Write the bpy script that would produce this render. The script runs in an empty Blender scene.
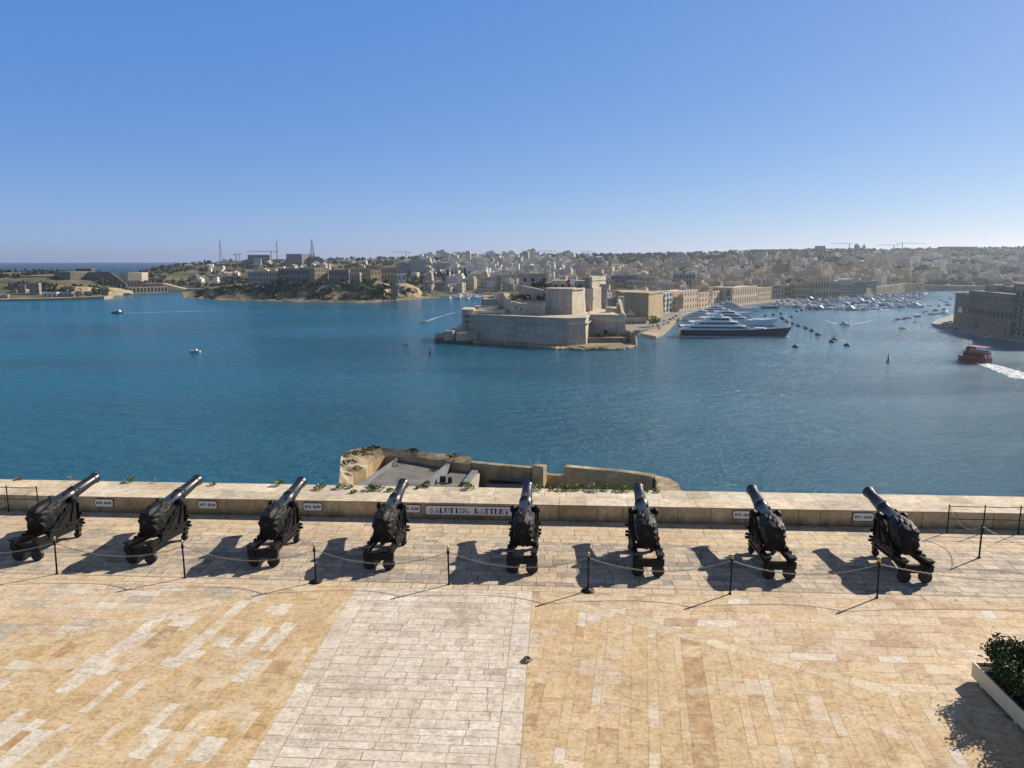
import bpy, math, random
from mathutils import Vector, Matrix, noise, Euler
R = math.radians
random.seed(7)
S = bpy.context.scene
COL = S.collection
# ------------------------------------------------------------------ camera, world, sun, exposure
SEA = -55.0
PITCH = R(9.23)
FPX = 769.0
cam = bpy.data.objects.new('camera', bpy.data.cameras.new('camera'))
COL.objects.link(cam)
cam.location = (0, 0, 10)
cam.rotation_euler = (math.pi / 2 - PITCH, 0, 0)
cam.data.sensor_width = 36.0
cam.data.lens = 36.0 * FPX / 1024
cam.data.clip_start = 0.1
cam.data.clip_end = 60000
S.camera = cam
SUN_AZ, SUN_EL = R(57), R(32.5)          # azimuth clockwise from +Y (to the right of the view)
world = bpy.data.worlds.new('World')
S.world = world
world.use_nodes = True
wn = world.node_tree
bg = wn.nodes['Background']
sky = wn.nodes.new('ShaderNodeTexSky')
sky.sky_type = 'NISHITA'
sky.sun_disc = False
sky.sun_elevation = SUN_EL
sky.sun_rotation = SUN_AZ
sky.altitude = 60
sky.air_density = 0.7
sky.dust_density = 0.35
sky.ozone_density = 6.0
# the physical sky comes out greener and paler low down than this clear winter day: trim each channel's contrast
SKY_STRENGTH = 0.0718
sp_ = wn.nodes.new('ShaderNodeSeparateColor'); cb_ = wn.nodes.new('ShaderNodeCombineColor')
wn.links.new(sky.outputs[0], sp_.inputs[0])
for i_, (gain_, lift_) in enumerate(((0.88, 0.025), (0.68, 0.135), (0.36, 0.51))):
    ma_ = wn.nodes.new('ShaderNodeMath'); ma_.operation = 'MULTIPLY_ADD'
    wn.links.new(sp_.outputs[i_], ma_.inputs[0]); ma_.inputs[1].default_value = gain_; ma_.inputs[2].default_value = lift_ / 0.10
    wn.links.new(ma_.outputs[0], cb_.inputs[i_])
# flat colour added to the sky above the frame to set the shadow tone
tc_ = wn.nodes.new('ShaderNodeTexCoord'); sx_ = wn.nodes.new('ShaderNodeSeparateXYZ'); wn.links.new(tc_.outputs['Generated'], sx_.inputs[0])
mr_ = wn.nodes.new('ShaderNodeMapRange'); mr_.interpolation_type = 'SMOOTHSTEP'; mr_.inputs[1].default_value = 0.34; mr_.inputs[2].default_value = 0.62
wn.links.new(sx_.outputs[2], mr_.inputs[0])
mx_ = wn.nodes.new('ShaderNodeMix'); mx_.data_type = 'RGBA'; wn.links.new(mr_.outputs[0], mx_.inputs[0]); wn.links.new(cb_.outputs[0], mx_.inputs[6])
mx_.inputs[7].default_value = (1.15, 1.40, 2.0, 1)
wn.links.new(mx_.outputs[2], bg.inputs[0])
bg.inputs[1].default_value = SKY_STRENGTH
sl = bpy.data.lights.new('sun', 'SUN')
sl.energy = 5.0
sl.angle = R(0.53)
sl.color = (1.0, 0.91, 0.79)
so = bpy.data.objects.new('sun', sl)
COL.objects.link(so)
sdir = Vector((math.sin(SUN_AZ) * math.cos(SUN_EL), math.cos(SUN_AZ) * math.cos(SUN_EL), math.sin(SUN_EL)))
so.rotation_euler = sdir.to_track_quat('Z', 'Y').to_euler()
so.location = (60, 40, 60)
vs = S.view_settings
vs.view_transform = 'Standard'
vs.look = 'None'
vs.exposure = 0.50
vs.gamma = 1.0
vs.use_curve_mapping = False
S.cycles.use_denoising = True
S.cycles.max_bounces = 6
S.cycles.volume_bounces = 0
HAZE_DENSITY = 5.4e-5

# ------------------------------------------------------------------ helpers
CP, SP = math.cos(PITCH), math.sin(PITCH)
def slope(v):                             # height gained per metre of forward distance along the sight line of row v
    d = (384 - v) / FPX
    return (-SP + CP * d) / (CP + SP * d)
def on_plane(u, v, z=0.0):                # where the sight line of a photo point meets the level z
    dx, dy = (u - 512) / FPX, (384 - v) / FPX
    t = (z - 10) / (-SP + CP * dy)
    return Vector((dx * t, (CP + SP * dy) * t, z))
def at_depth(u, v, y):
    dx, dy = (u - 512) / FPX, (384 - v) / FPX
    t = y / (CP + SP * dy)
    return Vector((dx * t, y, 10 + (-SP + CP * dy) * t))

def lerp(a, b, t): return a + (b - a) * t

class MB:
    """collects faces for ONE mesh object"""
    def __init__(s): s.v, s.f, s.m, s.sm, s.c = [], [], [], [], []
    def add(s, vs, fs, m=0, smooth=False, col=None):
        o = len(s.v)
        s.v.extend([tuple(p) for p in vs])
        for f in fs:
            s.f.append([i + o for i in f]); s.m.append(m); s.sm.append(smooth); s.c.append(col)
    def box(s, c, d, rz=0.0, m=0, rot=None):
        x, y, z = d[0] / 2, d[1] / 2, d[2] / 2
        P = [Vector(p) for p in ((-x,-y,-z),(x,-y,-z),(x,y,-z),(-x,y,-z),(-x,-y,z),(x,-y,z),(x,y,z),(-x,y,z))]
        M = rot if rot is not None else Matrix.Rotation(rz, 3, 'Z')
        s.add([M @ p + Vector(c) for p in P], [(0,3,2,1),(4,5,6,7),(0,1,5,4),(1,2,6,5),(2,3,7,6),(3,0,4,7)], m)
    def bar(s, a, b, w, h=None, m=0):
        a, b = Vector(a), Vector(b); h = h or w
        d = b - a; L = d.length
        if L < 1e-6: return
        q = d.to_track_quat('Y', 'Z').to_matrix()
        s.box((a + b) / 2, (w, L, h), m=m, rot=q)
    def prism(s, pts, z0, z1, m=0, top=None, inset=0.0):
        """vertical prism on a plan polygon (anticlockwise); top gives another polygon for the upper edge"""
        n = len(pts); top = top or pts
        vs = [(p[0], p[1], z0 if not callable(z0) else z0(p)) for p in pts] + [(p[0], p[1], z1 if not callable(z1) else z1(p)) for p in top]
        fs = [(i, (i + 1) % n, n + (i + 1) % n, n + i) for i in range(n)] + [tuple(range(n - 1, -1, -1)), tuple(range(n, 2 * n))]
        s.add(vs, fs, m)
    def lathe(s, prof, M=None, n=20, m=0, smooth=True, caps=True):
        """prof: (position along axis Y, radius)"""
        M = M or Matrix.Identity(4); vs = []
        for (a, r) in prof:
            for k in range(n):
                t = 2 * math.pi * k / n
                vs.append(M @ Vector((r * math.cos(t), a, r * math.sin(t))))
        fs = []
        for i in range(len(prof) - 1):
            for k in range(n):
                fs.append((i*n + k, i*n + (k+1) % n, (i+1)*n + (k+1) % n, (i+1)*n + k))
        if caps:
            fs.append(tuple(range(n - 1, -1, -1))); fs.append(tuple(range((len(prof)-1)*n, len(prof)*n)))
        s.add(vs, fs, m, smooth)
    def tube(s, pts, r, n=8, m=0, smooth=True, r1=None):
        pts = [Vector(p) for p in pts]; vs = []; K = len(pts)
        for i, p in enumerate(pts):
            d = (pts[min(i+1, K-1)] - pts[max(i-1, 0)])
            q = d.to_track_quat('Z', 'Y').to_matrix()
            rr = r if r1 is None else lerp(r, r1, i / max(1, K-1))
            for k in range(n):
                t = 2*math.pi*k/n
                vs.append(p + q @ Vector((rr*math.cos(t), rr*math.sin(t), 0)))
        fs = [(i*n+k, i*n+(k+1)%n, (i+1)*n+(k+1)%n, (i+1)*n+k) for i in range(K-1) for k in range(n)]
        fs += [tuple(range(n-1,-1,-1)), tuple(range((K-1)*n, K*n))]
        s.add(vs, fs, m, smooth)
    def ball(s, c, r, n=10, m=0, sz=1.0):
        prof = [(-r*sz*math.cos(math.pi*i/n), max(1e-4, r*math.sin(math.pi*i/n))) for i in range(n+1)]
        M = Matrix.Translation(Vector(c)) @ Matrix.Rotation(math.pi/2, 4, 'X')
        s.lathe(prof, M, n+2, m, True, False)
    def mesh(s, name):
        me = bpy.data.meshes.new(name)
        me.from_pydata(s.v, [], s.f)
        me.polygons.foreach_set('material_index', s.m)
        me.polygons.foreach_set('use_smooth', s.sm)
        if any(c is not None for c in s.c):
            at = me.attributes.new('tint', 'FLOAT_COLOR', 'FACE')
            for i, c in enumerate(s.c):
                c = c or (0.5, 0.5, 0.5)
                at.data[i].color = (c[0], c[1], c[2], 1)
        me.update()
        return me
    def build(s, name, mats, parent=None):
        me = s.mesh(name)
        if not isinstance(mats, (list, tuple)): mats = [mats]
        for mm in mats: me.materials.append(mm)
        o = bpy.data.objects.new(name, me)
        COL.objects.link(o)
        if parent: o.parent = parent
        return o

def tag(o, label=None, cat=None, group=None, kind=None):
    if label: o['label'] = label
    if cat: o['category'] = cat
    if group: o['group'] = group
    if kind: o['kind'] = kind
    return o
def empty(name, loc=(0,0,0), rz=0.0, label=None, cat=None, group=None):
    o = bpy.data.objects.new(name, None); COL.objects.link(o)
    o.location = loc; o.rotation_euler = (0, 0, rz); o.empty_display_size = 0.2
    return tag(o, label, cat, group)
CHILD = {}
def copy_tree(o, parent=None):
    c = o.copy(); COL.objects.link(c)
    if parent: c.parent = parent
    for ch in list(o.children): copy_tree(ch, c)
    return c
def nth(i):
    i += 1
    if i == 1: return 'leftmost'
    ones = {1:'first',2:'second',3:'third',4:'fourth',5:'fifth',6:'sixth',7:'seventh',8:'eighth',9:'ninth',10:'tenth',11:'eleventh',12:'twelfth',13:'thirteenth',14:'fourteenth',15:'fifteenth',16:'sixteenth',17:'seventeenth',18:'eighteenth',19:'nineteenth',20:'twentieth'}
    if i <= 20: return ones[i] + ' from left'
    tens = ['','','twenty','thirty','forty','fifty','sixty','seventy','eighty','ninety'][i//10]
    if i % 10 == 0: return tens[:-1] + 'ieth from left'
    return tens + '-' + ones[i%10] + ' from left'

# ------------------------------------------------------------------ materials
def new_mat(name):
    m = bpy.data.materials.new(name); m.use_nodes = True
    nt = m.node_tree; b = nt.nodes['Principled BSDF']
    return m, nt, b
def noise_node(nt, scale, detail=6, rough=0.6, coord='Object', vec=None, stretch=None):
    n = nt.nodes.new('ShaderNodeTexNoise')
    n.inputs['Scale'].default_value = scale; n.inputs['Detail'].default_value = detail; n.inputs['Roughness'].default_value = rough
    if vec is None:
        tc = nt.nodes.new('ShaderNodeTexCoord'); vec = tc.outputs[coord]
    if stretch:
        mp = nt.nodes.new('ShaderNodeMapping'); mp.inputs['Scale'].default_value = stretch
        nt.links.new(vec, mp.inputs['Vector']); vec = mp.outputs[0]
    nt.links.new(vec, n.inputs['Vector'])
    return n
def ramp(nt, src, stops):
    r = nt.nodes.new('ShaderNodeValToRGB')
    e = r.color_ramp.elements
    while len(e) < len(stops): e.new(0.5)
    for i, (p, c) in enumerate(stops):
        e[i].position = p; e[i].color = (c[0], c[1], c[2], 1) if hasattr(c, '__len__') else (c, c, c, 1)
    nt.links.new(src, r.inputs[0])
    return r
def mix(nt, fac, a, b, mode='MIX'):
    n = nt.nodes.new('ShaderNodeMix'); n.data_type = 'RGBA'; n.blend_type = mode
    for sock, val in ((n.inputs[0], fac), (n.inputs[6], a), (n.inputs[7], b)):
        if hasattr(val, 'is_output'): nt.links.new(val, sock)
        elif hasattr(val, '__len__'): sock.default_value = (val[0], val[1], val[2], 1)
        else: sock.default_value = val
    return n.outputs[2]
def bump(nt, b, src, strength, dist):
    n = nt.nodes.new('ShaderNodeBump'); n.inputs['Strength'].default_value = strength; n.inputs['Distance'].default_value = dist
    nt.links.new(src, n.inputs['Height']); nt.links.new(n.outputs[0], b.inputs['Normal'])
    return n
def plain(name, c, rough=0.6, metal=0.0, var=0.12, scale=3.0, bmp=0.0, spec=0.5):
    m, nt, b = new_mat(name)
    n = noise_node(nt, scale)
    r = ramp(nt, n.outputs[0], [(0.3, [x*(1-var) for x in c]), (0.7, [min(1, x*(1+var)) for x in c])])
    nt.links.new(r.outputs[0], b.inputs['Base Color'])
    b.inputs['Roughness'].default_value = rough; b.inputs['Metallic'].default_value = metal
    b.inputs['Specular IOR Level'].default_value = spec
    if bmp: bump(nt, b, n.outputs[0], bmp, 0.3/scale)
    return m
def stone(name, c1, c2, c3, big=0.08, small=1.0, course=None, stain=0.35, bmp=0.4, bdist=0.1, streak=True, tint=False):
    """weathered masonry: broad patches, fine mottling, courses of blocks and rain streaks"""
    m, nt, b = new_mat(name)
    g = nt.nodes.new('ShaderNodeNewGeometry')
    P = g.outputs['Position']
    n1 = noise_node(nt, big, 5, 0.6, vec=P); n2 = noise_node(nt, small, 6, 0.65, vec=P)
    r1 = ramp(nt, n1.outputs[0], [(0.32, c1), (0.52, c2), (0.7, c3)])
    r2 = ramp(nt, n2.outputs[0], [(0.3, 0.72), (0.7, 1.12)])
    col = mix(nt, 1.0, r1.outputs[0], r2.outputs[0], 'MULTIPLY')
    if tint:
        at = nt.nodes.new('ShaderNodeAttribute'); at.attribute_name = 'tint'; col = mix(nt, 1.0, col, at.outputs['Color'], 'MULTIPLY')
    if course:
        sep = nt.nodes.new('ShaderNodeSeparateXYZ'); nt.links.new(P, sep.inputs[0])
        ad = nt.nodes.new('ShaderNodeMath'); ad.operation = 'ADD'; nt.links.new(sep.outputs[0], ad.inputs[0]); nt.links.new(sep.outputs[1], ad.inputs[1])
        cb = nt.nodes.new('ShaderNodeCombineXYZ'); nt.links.new(ad.outputs[0], cb.inputs[0]); nt.links.new(sep.outputs[2], cb.inputs[1])
        br = nt.nodes.new('ShaderNodeTexBrick')
        br.inputs['Color1'].default_value = (1,1,1,1); br.inputs['Color2'].default_value = (0.82,0.80,0.77,1); br.inputs['Mortar'].default_value = (0.55,0.5,0.45,1)
        br.inputs['Scale'].default_value = 1.0; br.inputs['Brick Width'].default_value = course*2.1; br.inputs['Row Height'].default_value = course
        br.inputs['Mortar Size'].default_value = course*0.03; br.inputs['Bias'].default_value = -0.2
        nt.links.new(cb.outputs[0], br.inputs['Vector'])
        col = mix(nt, 1.0, col, br.outputs[0], 'MULTIPLY')
    if streak:
        n3 = noise_node(nt, 0.5, 5, 0.6, vec=P, stretch=(1.0, 1.0, 0.12))
        r3 = ramp(nt, n3.outputs[0], [(0.42, 0.0), (0.62, 1.0)])
        ms = nt.nodes.new('ShaderNodeMath'); ms.operation = 'MULTIPLY'; nt.links.new(r3.outputs[0], ms.inputs[0]); ms.inputs[1].default_value = stain
        col = mix(nt, ms.outputs[0], col, [x*0.45 for x in c1])
    nt.links.new(col, b.inputs['Base Color'])
    b.inputs['Roughness'].default_value = 0.9; b.inputs['Specular IOR Level'].default_value = 0.2
    bump(nt, b, n2.outputs[0], bmp, bdist)
    return m
def tinted(name, rough=0.8, amp=0.25, scale=0.3):
    """takes the object's own colour (repeats that differ only in paint)"""
    m, nt, b = new_mat(name)
    oi = nt.nodes.new('ShaderNodeObjectInfo')
    g = nt.nodes.new('ShaderNodeNewGeometry')
    n = noise_node(nt, scale, 5, 0.6, vec=g.outputs['Position'])
    r = ramp(nt, n.outputs[0], [(0.3, 1-amp), (0.7, 1.0)])
    c = mix(nt, 1.0, oi.outputs['Color'], r.outputs[0], 'MULTIPLY')
    nt.links.new(c, b.inputs['Base Color']); b.inputs['Roughness'].default_value = rough; b.inputs['Specular IOR Level'].default_value = 0.2
    return m

LIME = stone('limestone', (0.36,0.29,0.20), (0.47,0.39,0.28), (0.53,0.45,0.33), 0.03, 0.35, course=1.6, stain=0.4, bdist=0.3)
LIME_WARM = stone('warm_limestone', (0.42,0.32,0.19), (0.53,0.41,0.25), (0.58,0.46,0.30), 0.03, 0.4, course=1.4, stain=0.3, bdist=0.3)
LIME_NEAR = stone('parapet_stone', (0.60,0.43,0.22), (0.74,0.57,0.32), (0.80,0.66,0.42), 0.9, 5.0, course=None, stain=0.26, bdist=0.03, tint=True)
LIME_BAST = stone('bastion_stone', (0.46,0.34,0.18), (0.60,0.46,0.27), (0.66,0.53,0.35), 0.25, 1.6, course=0.45, stain=0.4, bdist=0.06)
LIME_CAP = stone('coping_stone', (0.52,0.44,0.32), (0.66,0.57,0.43), (0.74,0.66,0.52), 0.5, 4.0, course=None, stain=0.0, bdist=0.03, streak=False, tint=True)
ROCK = stone('shore_rock', (0.22,0.18,0.12), (0.36,0.29,0.18), (0.46,0.38,0.25), 0.06, 0.5, stain=0.5, bmp=0.9, bdist=0.8)
ROCK_DARK = stone('dark_rock', (0.07,0.065,0.05), (0.15,0.13,0.10), (0.28,0.23,0.16), 0.05, 0.4, stain=0.5, bmp=0.9, bdist=0.8)
PAINT_BLACK = plain('black_iron_paint', (0.010,0.0105,0.011), 0.5, 0, 0.5, 9, 0.15, 0.22)
BARREL = plain('black_barrel_paint', (0.012,0.0125,0.013), 0.34, 0, 0.5, 9, 0.12, 0.5)
CANVAS = plain('black_canvas', (0.009,0.009,0.009), 0.58, 0, 0.4, 14, 0.3, 0.25)
RUBBER = plain('black_truck_iron', (0.012,0.012,0.012), 0.55, 0, 0.4, 12, 0.2)
BRASS = plain('brass', (0.60,0.40,0.12), 0.35, 1.0, 0.2, 20)
CHAIN = plain('galvanised_chain', (0.27,0.23,0.18), 0.5, 0.3, 0.3, 40)
SIGN_WHITE = plain('sign_white', (0.88,0.83,0.75), 0.5, 0, 0.05, 6)
SIGN_BLACK = plain('sign_black', (0.015,0.014,0.014), 0.5, 0, 0.1, 6)
GLASS_DARK = plain('dark_window', (0.028,0.028,0.030), 0.6, 0, 0.4, 0.5, 0, 0.12)
WINDOW_SHADE = plain('shuttered_window', (0.10,0.09,0.075), 0.5, 0, 0.4, 0.5)
WHITE_GEL = plain('white_gelcoat', (0.80,0.79,0.76), 0.3, 0, 0.05, 0.5)
NAVY_GEL = plain('navy_gelcoat', (0.010,0.014,0.030), 0.2, 0, 0.2, 0.5)
RED_PAINT = plain('red_boat_paint', (0.30,0.018,0.02), 0.4, 0, 0.2, 1.0)
FLAG_RED = plain('red_flag_cloth', (0.55,0.03,0.03), 0.8)
FLAG_WHITE = plain('white_flag_cloth', (0.75,0.75,0.73), 0.8)
GREY_CONC = plain('grey_concrete', (0.17,0.18,0.18), 0.85, 0, 0.25, 0.8, 0.3)
GREY_ROOF = plain('grey_roof_felt', (0.15,0.145,0.13), 0.9, 0, 0.3, 0.6, 0.3)
STEEL_GREY = plain('grey_steel', (0.20,0.20,0.205), 0.7, 0.0, 0.2, 0.3)
DARK_STEEL = plain('dark_steel', (0.03,0.03,0.035), 0.5, 0.3, 0.2, 1.0)
CRANE = plain('crane_steel', (0.16,0.14,0.13), 0.7, 0.2, 0.2, 0.3)
BUOY = plain('dark_buoy', (0.02,0.022,0.025), 0.6, 0, 0.4, 1)
CARPAINT = tinted('car_paint', 0.3, 0.1, 0.5)
HOUSE = tinted('house_plaster', 0.9, 0.28, 0.25)
BOATPAINT = tinted('boat_paint', 0.35, 0.12, 0.5)
TRUNK = plain('bark', (0.09,0.065,0.04), 0.9, 0, 0.3, 3, 0.4)
def leafmat(name, a, b_, rough=0.55):
    m, nt, b = new_mat(name)
    g = nt.nodes.new('ShaderNodeNewGeometry')
    rr = ramp(nt, g.outputs['Random Per Island'], [(0.0, a), (1.0, b_)])
    n = noise_node(nt, 0.35, 3, 0.5, vec=g.outputs['Position'])
    r2 = ramp(nt, n.outputs[0], [(0.3, 0.7), (0.7, 1.15)])
    c = mix(nt, 1.0, rr.outputs[0], r2.outputs[0], 'MULTIPLY')
    nt.links.new(c, b.inputs['Base Color']); b.inputs['Roughness'].default_value = rough
    b.inputs['Specular IOR Level'].default_value = 0.25
    return m
LEAF_DARK = leafmat('dark_foliage', (0.012,0.022,0.010), (0.045,0.062,0.028))
LEAF_MID = leafmat('green_foliage', (0.030,0.050,0.018), (0.075,0.095,0.040))
LEAF_WEED = leafmat('weed_leaves', (0.10,0.17,0.025), (0.24,0.30,0.07))
LEAF_DRY = leafmat('dry_weed', (0.22,0.17,0.09), (0.34,0.28,0.17))
LEAF_SHRUB = leafmat('glossy_shrub_leaves', (0.022,0.044,0.012), (0.11,0.15,0.045), 0.4)
LEAF_FAR = leafmat('far_woodland', (0.055,0.064,0.040), (0.125,0.130,0.080), 0.9)

# ------------------------------------------------------------------ haze
def make_haze():
    mb = MB(); x = 20500
    mb.box((0, 0, (SEA-1+105)/2), (2*x, 2*x, 105-(SEA-1)))
    m = bpy.data.materials.new('haze_air'); m.use_nodes = True
    nt = m.node_tree; nt.nodes.remove(nt.nodes['Principled BSDF'])
    pv = nt.nodes.new('ShaderNodeVolumePrincipled')
    pv.inputs['Color'].default_value = (0.80, 0.90, 1.0, 1)
    pv.inputs['Density'].default_value = HAZE_DENSITY
    pv.inputs['Anisotropy'].default_value = 0.55
    nt.links.new(pv.outputs[0], nt.nodes['Material Output'].inputs['Volume'])
    tag(mb.build('haze', m), 'thin sunlit haze over the harbour', None, None, 'stuff')

# ------------------------------------------------------------------ sea
def make_sea():
    m, nt, b = new_mat('sea_water')
    g = nt.nodes.new('ShaderNodeNewGeometry'); P = g.outputs['Position']
    big = noise_node(nt, 0.006, 4, 0.55, vec=P, stretch=(0.55, 1.6, 1))
    c = ramp(nt, big.outputs[0], [(0.35, (0.0005,0.097,0.168)), (0.65, (0.001,0.122,0.196))])
    rr = ramp(nt, big.outputs[0], [(0.35, 0.13), (0.62, 0.22)])
    b.inputs['IOR'].default_value = 1.33
    ln = nt.nodes.new('ShaderNodeVectorMath'); ln.operation = 'LENGTH'; nt.links.new(P, ln.inputs[0])
    op = nt.nodes.new('ShaderNodeMapRange'); op.inputs[1].default_value = 1700; op.inputs[2].default_value = 3200; nt.links.new(ln.outputs['Value'], op.inputs[0])   # open sea outside the harbour: choppier
    sv = nt.nodes.new('ShaderNodeMapRange'); sv.inputs[3].default_value = 0.36; sv.inputs[4].default_value = 0.12; nt.links.new(op.outputs[0], sv.inputs[0]); nt.links.new(sv.outputs[0], b.inputs['Specular IOR Level'])
    nt.links.new(mix(nt, op.outputs[0], c.outputs[0], (0.002,0.050,0.130)), b.inputs['Base Color'])
    nt.links.new(mix(nt, op.outputs[0], rr.outputs[0], (0.5,0.5,0.5)), b.inputs['Roughness'])
    w1 = noise_node(nt, 0.75, 5, 0.65, vec=P, stretch=(0.75, 1.25, 1))
    w2 = noise_node(nt, 0.13, 3, 0.55, vec=P, stretch=(0.8, 1.3, 1))
    ad = nt.nodes.new('ShaderNodeMath'); ad.operation = 'MULTIPLY_ADD'
    nt.links.new(w2.outputs[0], ad.inputs[0]); ad.inputs[1].default_value = 2.0; nt.links.new(w1.outputs[0], ad.inputs[2])
    bump(nt, b, ad.outputs[0], 1.0, 1.45)
    mb = MB(); n = 96
    rings = [60, 200, 600, 1500, 4000, 9000, 16000]
    vs = [(0, 0, SEA)]
    for r_ in rings:
        for k in range(n): vs.append((r_*math.sin(2*math.pi*k/n), r_*math.cos(2*math.pi*k/n), SEA))
    fs = [(0, 1+(k+1) % n, 1+k) for k in range(n)]
    for i in range(len(rings)-1):
        for k in range(n):
            a, b2 = 1+i*n+k, 1+i*n+(k+1) % n
            fs.append((a, b2, b2+n, a+n))
    mb.add(vs, fs)
    tag(mb.build('sea', m), 'blue green harbour water stretching to the horizon', None, None, 'structure')
make_haze(); make_sea()
# ------------------------------------------------------------------ terrace paving
TA = R(3.3)
E1 = Vector((math.cos(TA), -math.sin(TA))); E2 = Vector((-math.sin(TA), -math.cos(TA))); ORG = Vector((0, 28.6))
def ab(a, b): return ORG + E1*a + E2*b         # a along the parapet, b metres back from its face
def to_ab(x, y):
    d = Vector((x, y)) - ORG
    return d.dot(E1), d.dot(E2)
def clip(poly, A, N):                          # keep the side of the line through A that N points to
    out = []
    for i in range(len(poly)):
        p, q = poly[i], poly[(i+1) % len(poly)]
        dp, dq = (p-A).dot(N), (q-A).dot(N)
        if dp >= 0: out.append(p)
        if (dp > 0) != (dq > 0) and dp != dq and min(dp, dq) < 0:
            out.append(p + (q-p)*(dp/(dp-dq)))
    return out
def pave(mb, region, origin, ang, rows, lens, palette, gap, seed, z=0.0, slant=0.0, alt=False):
    rnd = random.Random(seed)
    d = Vector((math.cos(ang), math.sin(ang))); n = Vector((-math.sin(ang), math.cos(ang)))
    us = [(p-origin).dot(d) for p in region]; vs_ = [(p-origin).dot(n) for p in region]
    cen = sum(region, Vector((0,0)))/len(region)
    planes = []
    for i in range(len(region)):
        A, B = region[i], region[(i+1) % len(region)]
        e = (B-A).normalized(); N = Vector((-e.y, e.x))
        if (cen-A).dot(N) < 0: N = -N
        planes.append((A + N*gap*0.5, N))
    v = min(vs_); rowi = 0
    while v < max(vs_):
        rowi += 1; h = rnd.uniform(*rows) if not alt else (rnd.uniform(.34,.52) if rowi % 2 else rnd.uniform(.19,.27))
        u = min(us) - rnd.uniform(0, 1.0)
        run = rnd.random() < 0.14; runcol = palette(rnd)
        while u < max(us):
            L = rnd.uniform(*lens) * (0.55 if rnd.random() < 0.15 else 1)
            g = gap/2; j = lambda: rnd.uniform(-0.006, 0.006)
            q = [(u+g+j(), v+g+j()), (u+L-g+j(), v+g+j()), (u+L-g+j()+slant*h, v+h-g+j()), (u+g+j()+slant*h, v+h-g+j())]
            poly = [origin + d*a + n*b for a, b in q]
            for A, N in planes:
                poly = clip(poly, A, N)
                if len(poly) < 3: break
            if len(poly) >= 3:
                c = runcol if (run and rnd.random() < 0.7) else palette(rnd)
                if c is REDST and (L > .5 or h > .3): c = SAND2
                k = rnd.uniform(0.95, 1.05)
                zz = z + rnd.uniform(0, 0.001)
                area = sum(poly[i].cross(poly[(i+1) % len(poly)]) for i in range(len(poly)))
                if area < 0: poly.reverse()
                mb.add([(p.x, p.y, zz) for p in poly], [tuple(range(len(poly)))], 0, False, (c[0]*k, c[1]*k, c[2]*k))
            u += L
        v += h
def pal(items):
    tot = sum(w for w, _ in items)
    def f(rnd):
        x = rnd.random()*tot
        for w, c in items:
            x -= w
            if x <= 0: return c
        return items[-1][1]
    return f
SAND, SAND2, SAND3 = (0.555,0.405,0.225), (0.575,0.43,0.258), (0.53,0.37,0.185)
PALE, WHITE_ST, GREY_ST, PINK = (0.60,0.49,0.34), (0.63,0.56,0.455), (0.45,0.39,0.30), (0.59,0.45,0.31)
REDST, BROWN = (0.38,0.17,0.09), (0.44,0.29,0.15)
P_LEFT = pal([(34,SAND),(26,SAND2),(16,SAND3),(11,PALE),(13,WHITE_ST),(1.2,REDST),(4,BROWN)])
P_RIGHT = pal([(30,SAND2),(26,SAND),(14,(0.55,0.39,0.22)),(12,PALE),(5,WHITE_ST),(6,PINK),(0.5,REDST),(4,BROWN)])
P_RUP = pal([(18,SAND2),(26,PINK),(22,(0.52,0.38,0.24)),(14,PALE),(6,WHITE_ST),(0.5,REDST),(7,(0.47,0.33,0.21))])
P_MID = pal([(30,(0.61,0.53,0.43)),(22,(0.58,0.50,0.40)),(22,(0.64,0.56,0.46)),(6,(0.51,0.44,0.35)),(5,(0.66,0.60,0.51))])
P_GUN = pal([(26,(0.56,0.44,0.30)),(20,(0.52,0.42,0.29)),(18,(0.58,0.44,0.28)),(12,PALE),(8,GREY_ST),(4,(0.40,0.34,0.26)),(4,SAND2)])
P_LUP = pal([(24,SAND2),(14,PINK),(20,PALE),(12,WHITE_ST),(10,GREY_ST),(0.8,REDST)])
P_BAND = pal([(30,(0.58,0.46,0.29)),(20,(0.56,0.45,0.30)),(12,PALE)])

m, nt, bs = new_mat('stone_paving')
at = nt.nodes.new('ShaderNodeAttribute'); at.attribute_name = 'tint'
g = nt.nodes.new('ShaderNodeNewGeometry'); POS = g.outputs['Position']
n1 = noise_node(nt, 3.4, 8, 0.74, vec=POS); n2 = noise_node(nt, 11.0, 6, 0.7, vec=POS); n3 = noise_node(nt, 0.33, 5, 0.6, vec=POS)
r1 = ramp(nt, n1.outputs[0], [(0.34, (0.72,0.66,0.58)), (0.50, (1,1,1)), (0.66, (1.13,1.17,1.24))])
r2 = ramp(nt, n2.outputs[0], [(0.32, 0.60), (0.5, 1.0), (0.70, 1.14)])
c = mix(nt, 1.0, at.outputs['Color'], r1.outputs[0], 'MULTIPLY'); c = mix(nt, 1.0, c, r2.outputs[0], 'MULTIPLY')
n5 = noise_node(nt, 1.1, 8, 0.72, vec=POS)                       # whitish worn or limed patches with ragged edges
r5 = ramp(nt, n5.outputs[0], [(0.54, 0.0), (0.60, 0.5)])
c = mix(nt, r5.outputs[0], c, (0.60,0.52,0.41))
r3 = ramp(nt, n3.outputs[0], [(0.50, 0.0), (0.72, 0.55)])          # grime in broad patches
c = mix(nt, r3.outputs[0], c, mix(nt, 1.0, c, (0.66,0.60,0.56), 'MULTIPLY'))
n4 = noise_node(nt, 0.9, 8, 0.75, vec=POS)
r4 = ramp(nt, n4.outputs[0], [(0.56, 0.0), (0.68, 0.62)])          # dark lichen blotches
c = mix(nt, r4.outputs[0], c, mix(nt, 1.0, c, (0.50,0.47,0.46), 'MULTIPLY'))
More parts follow.
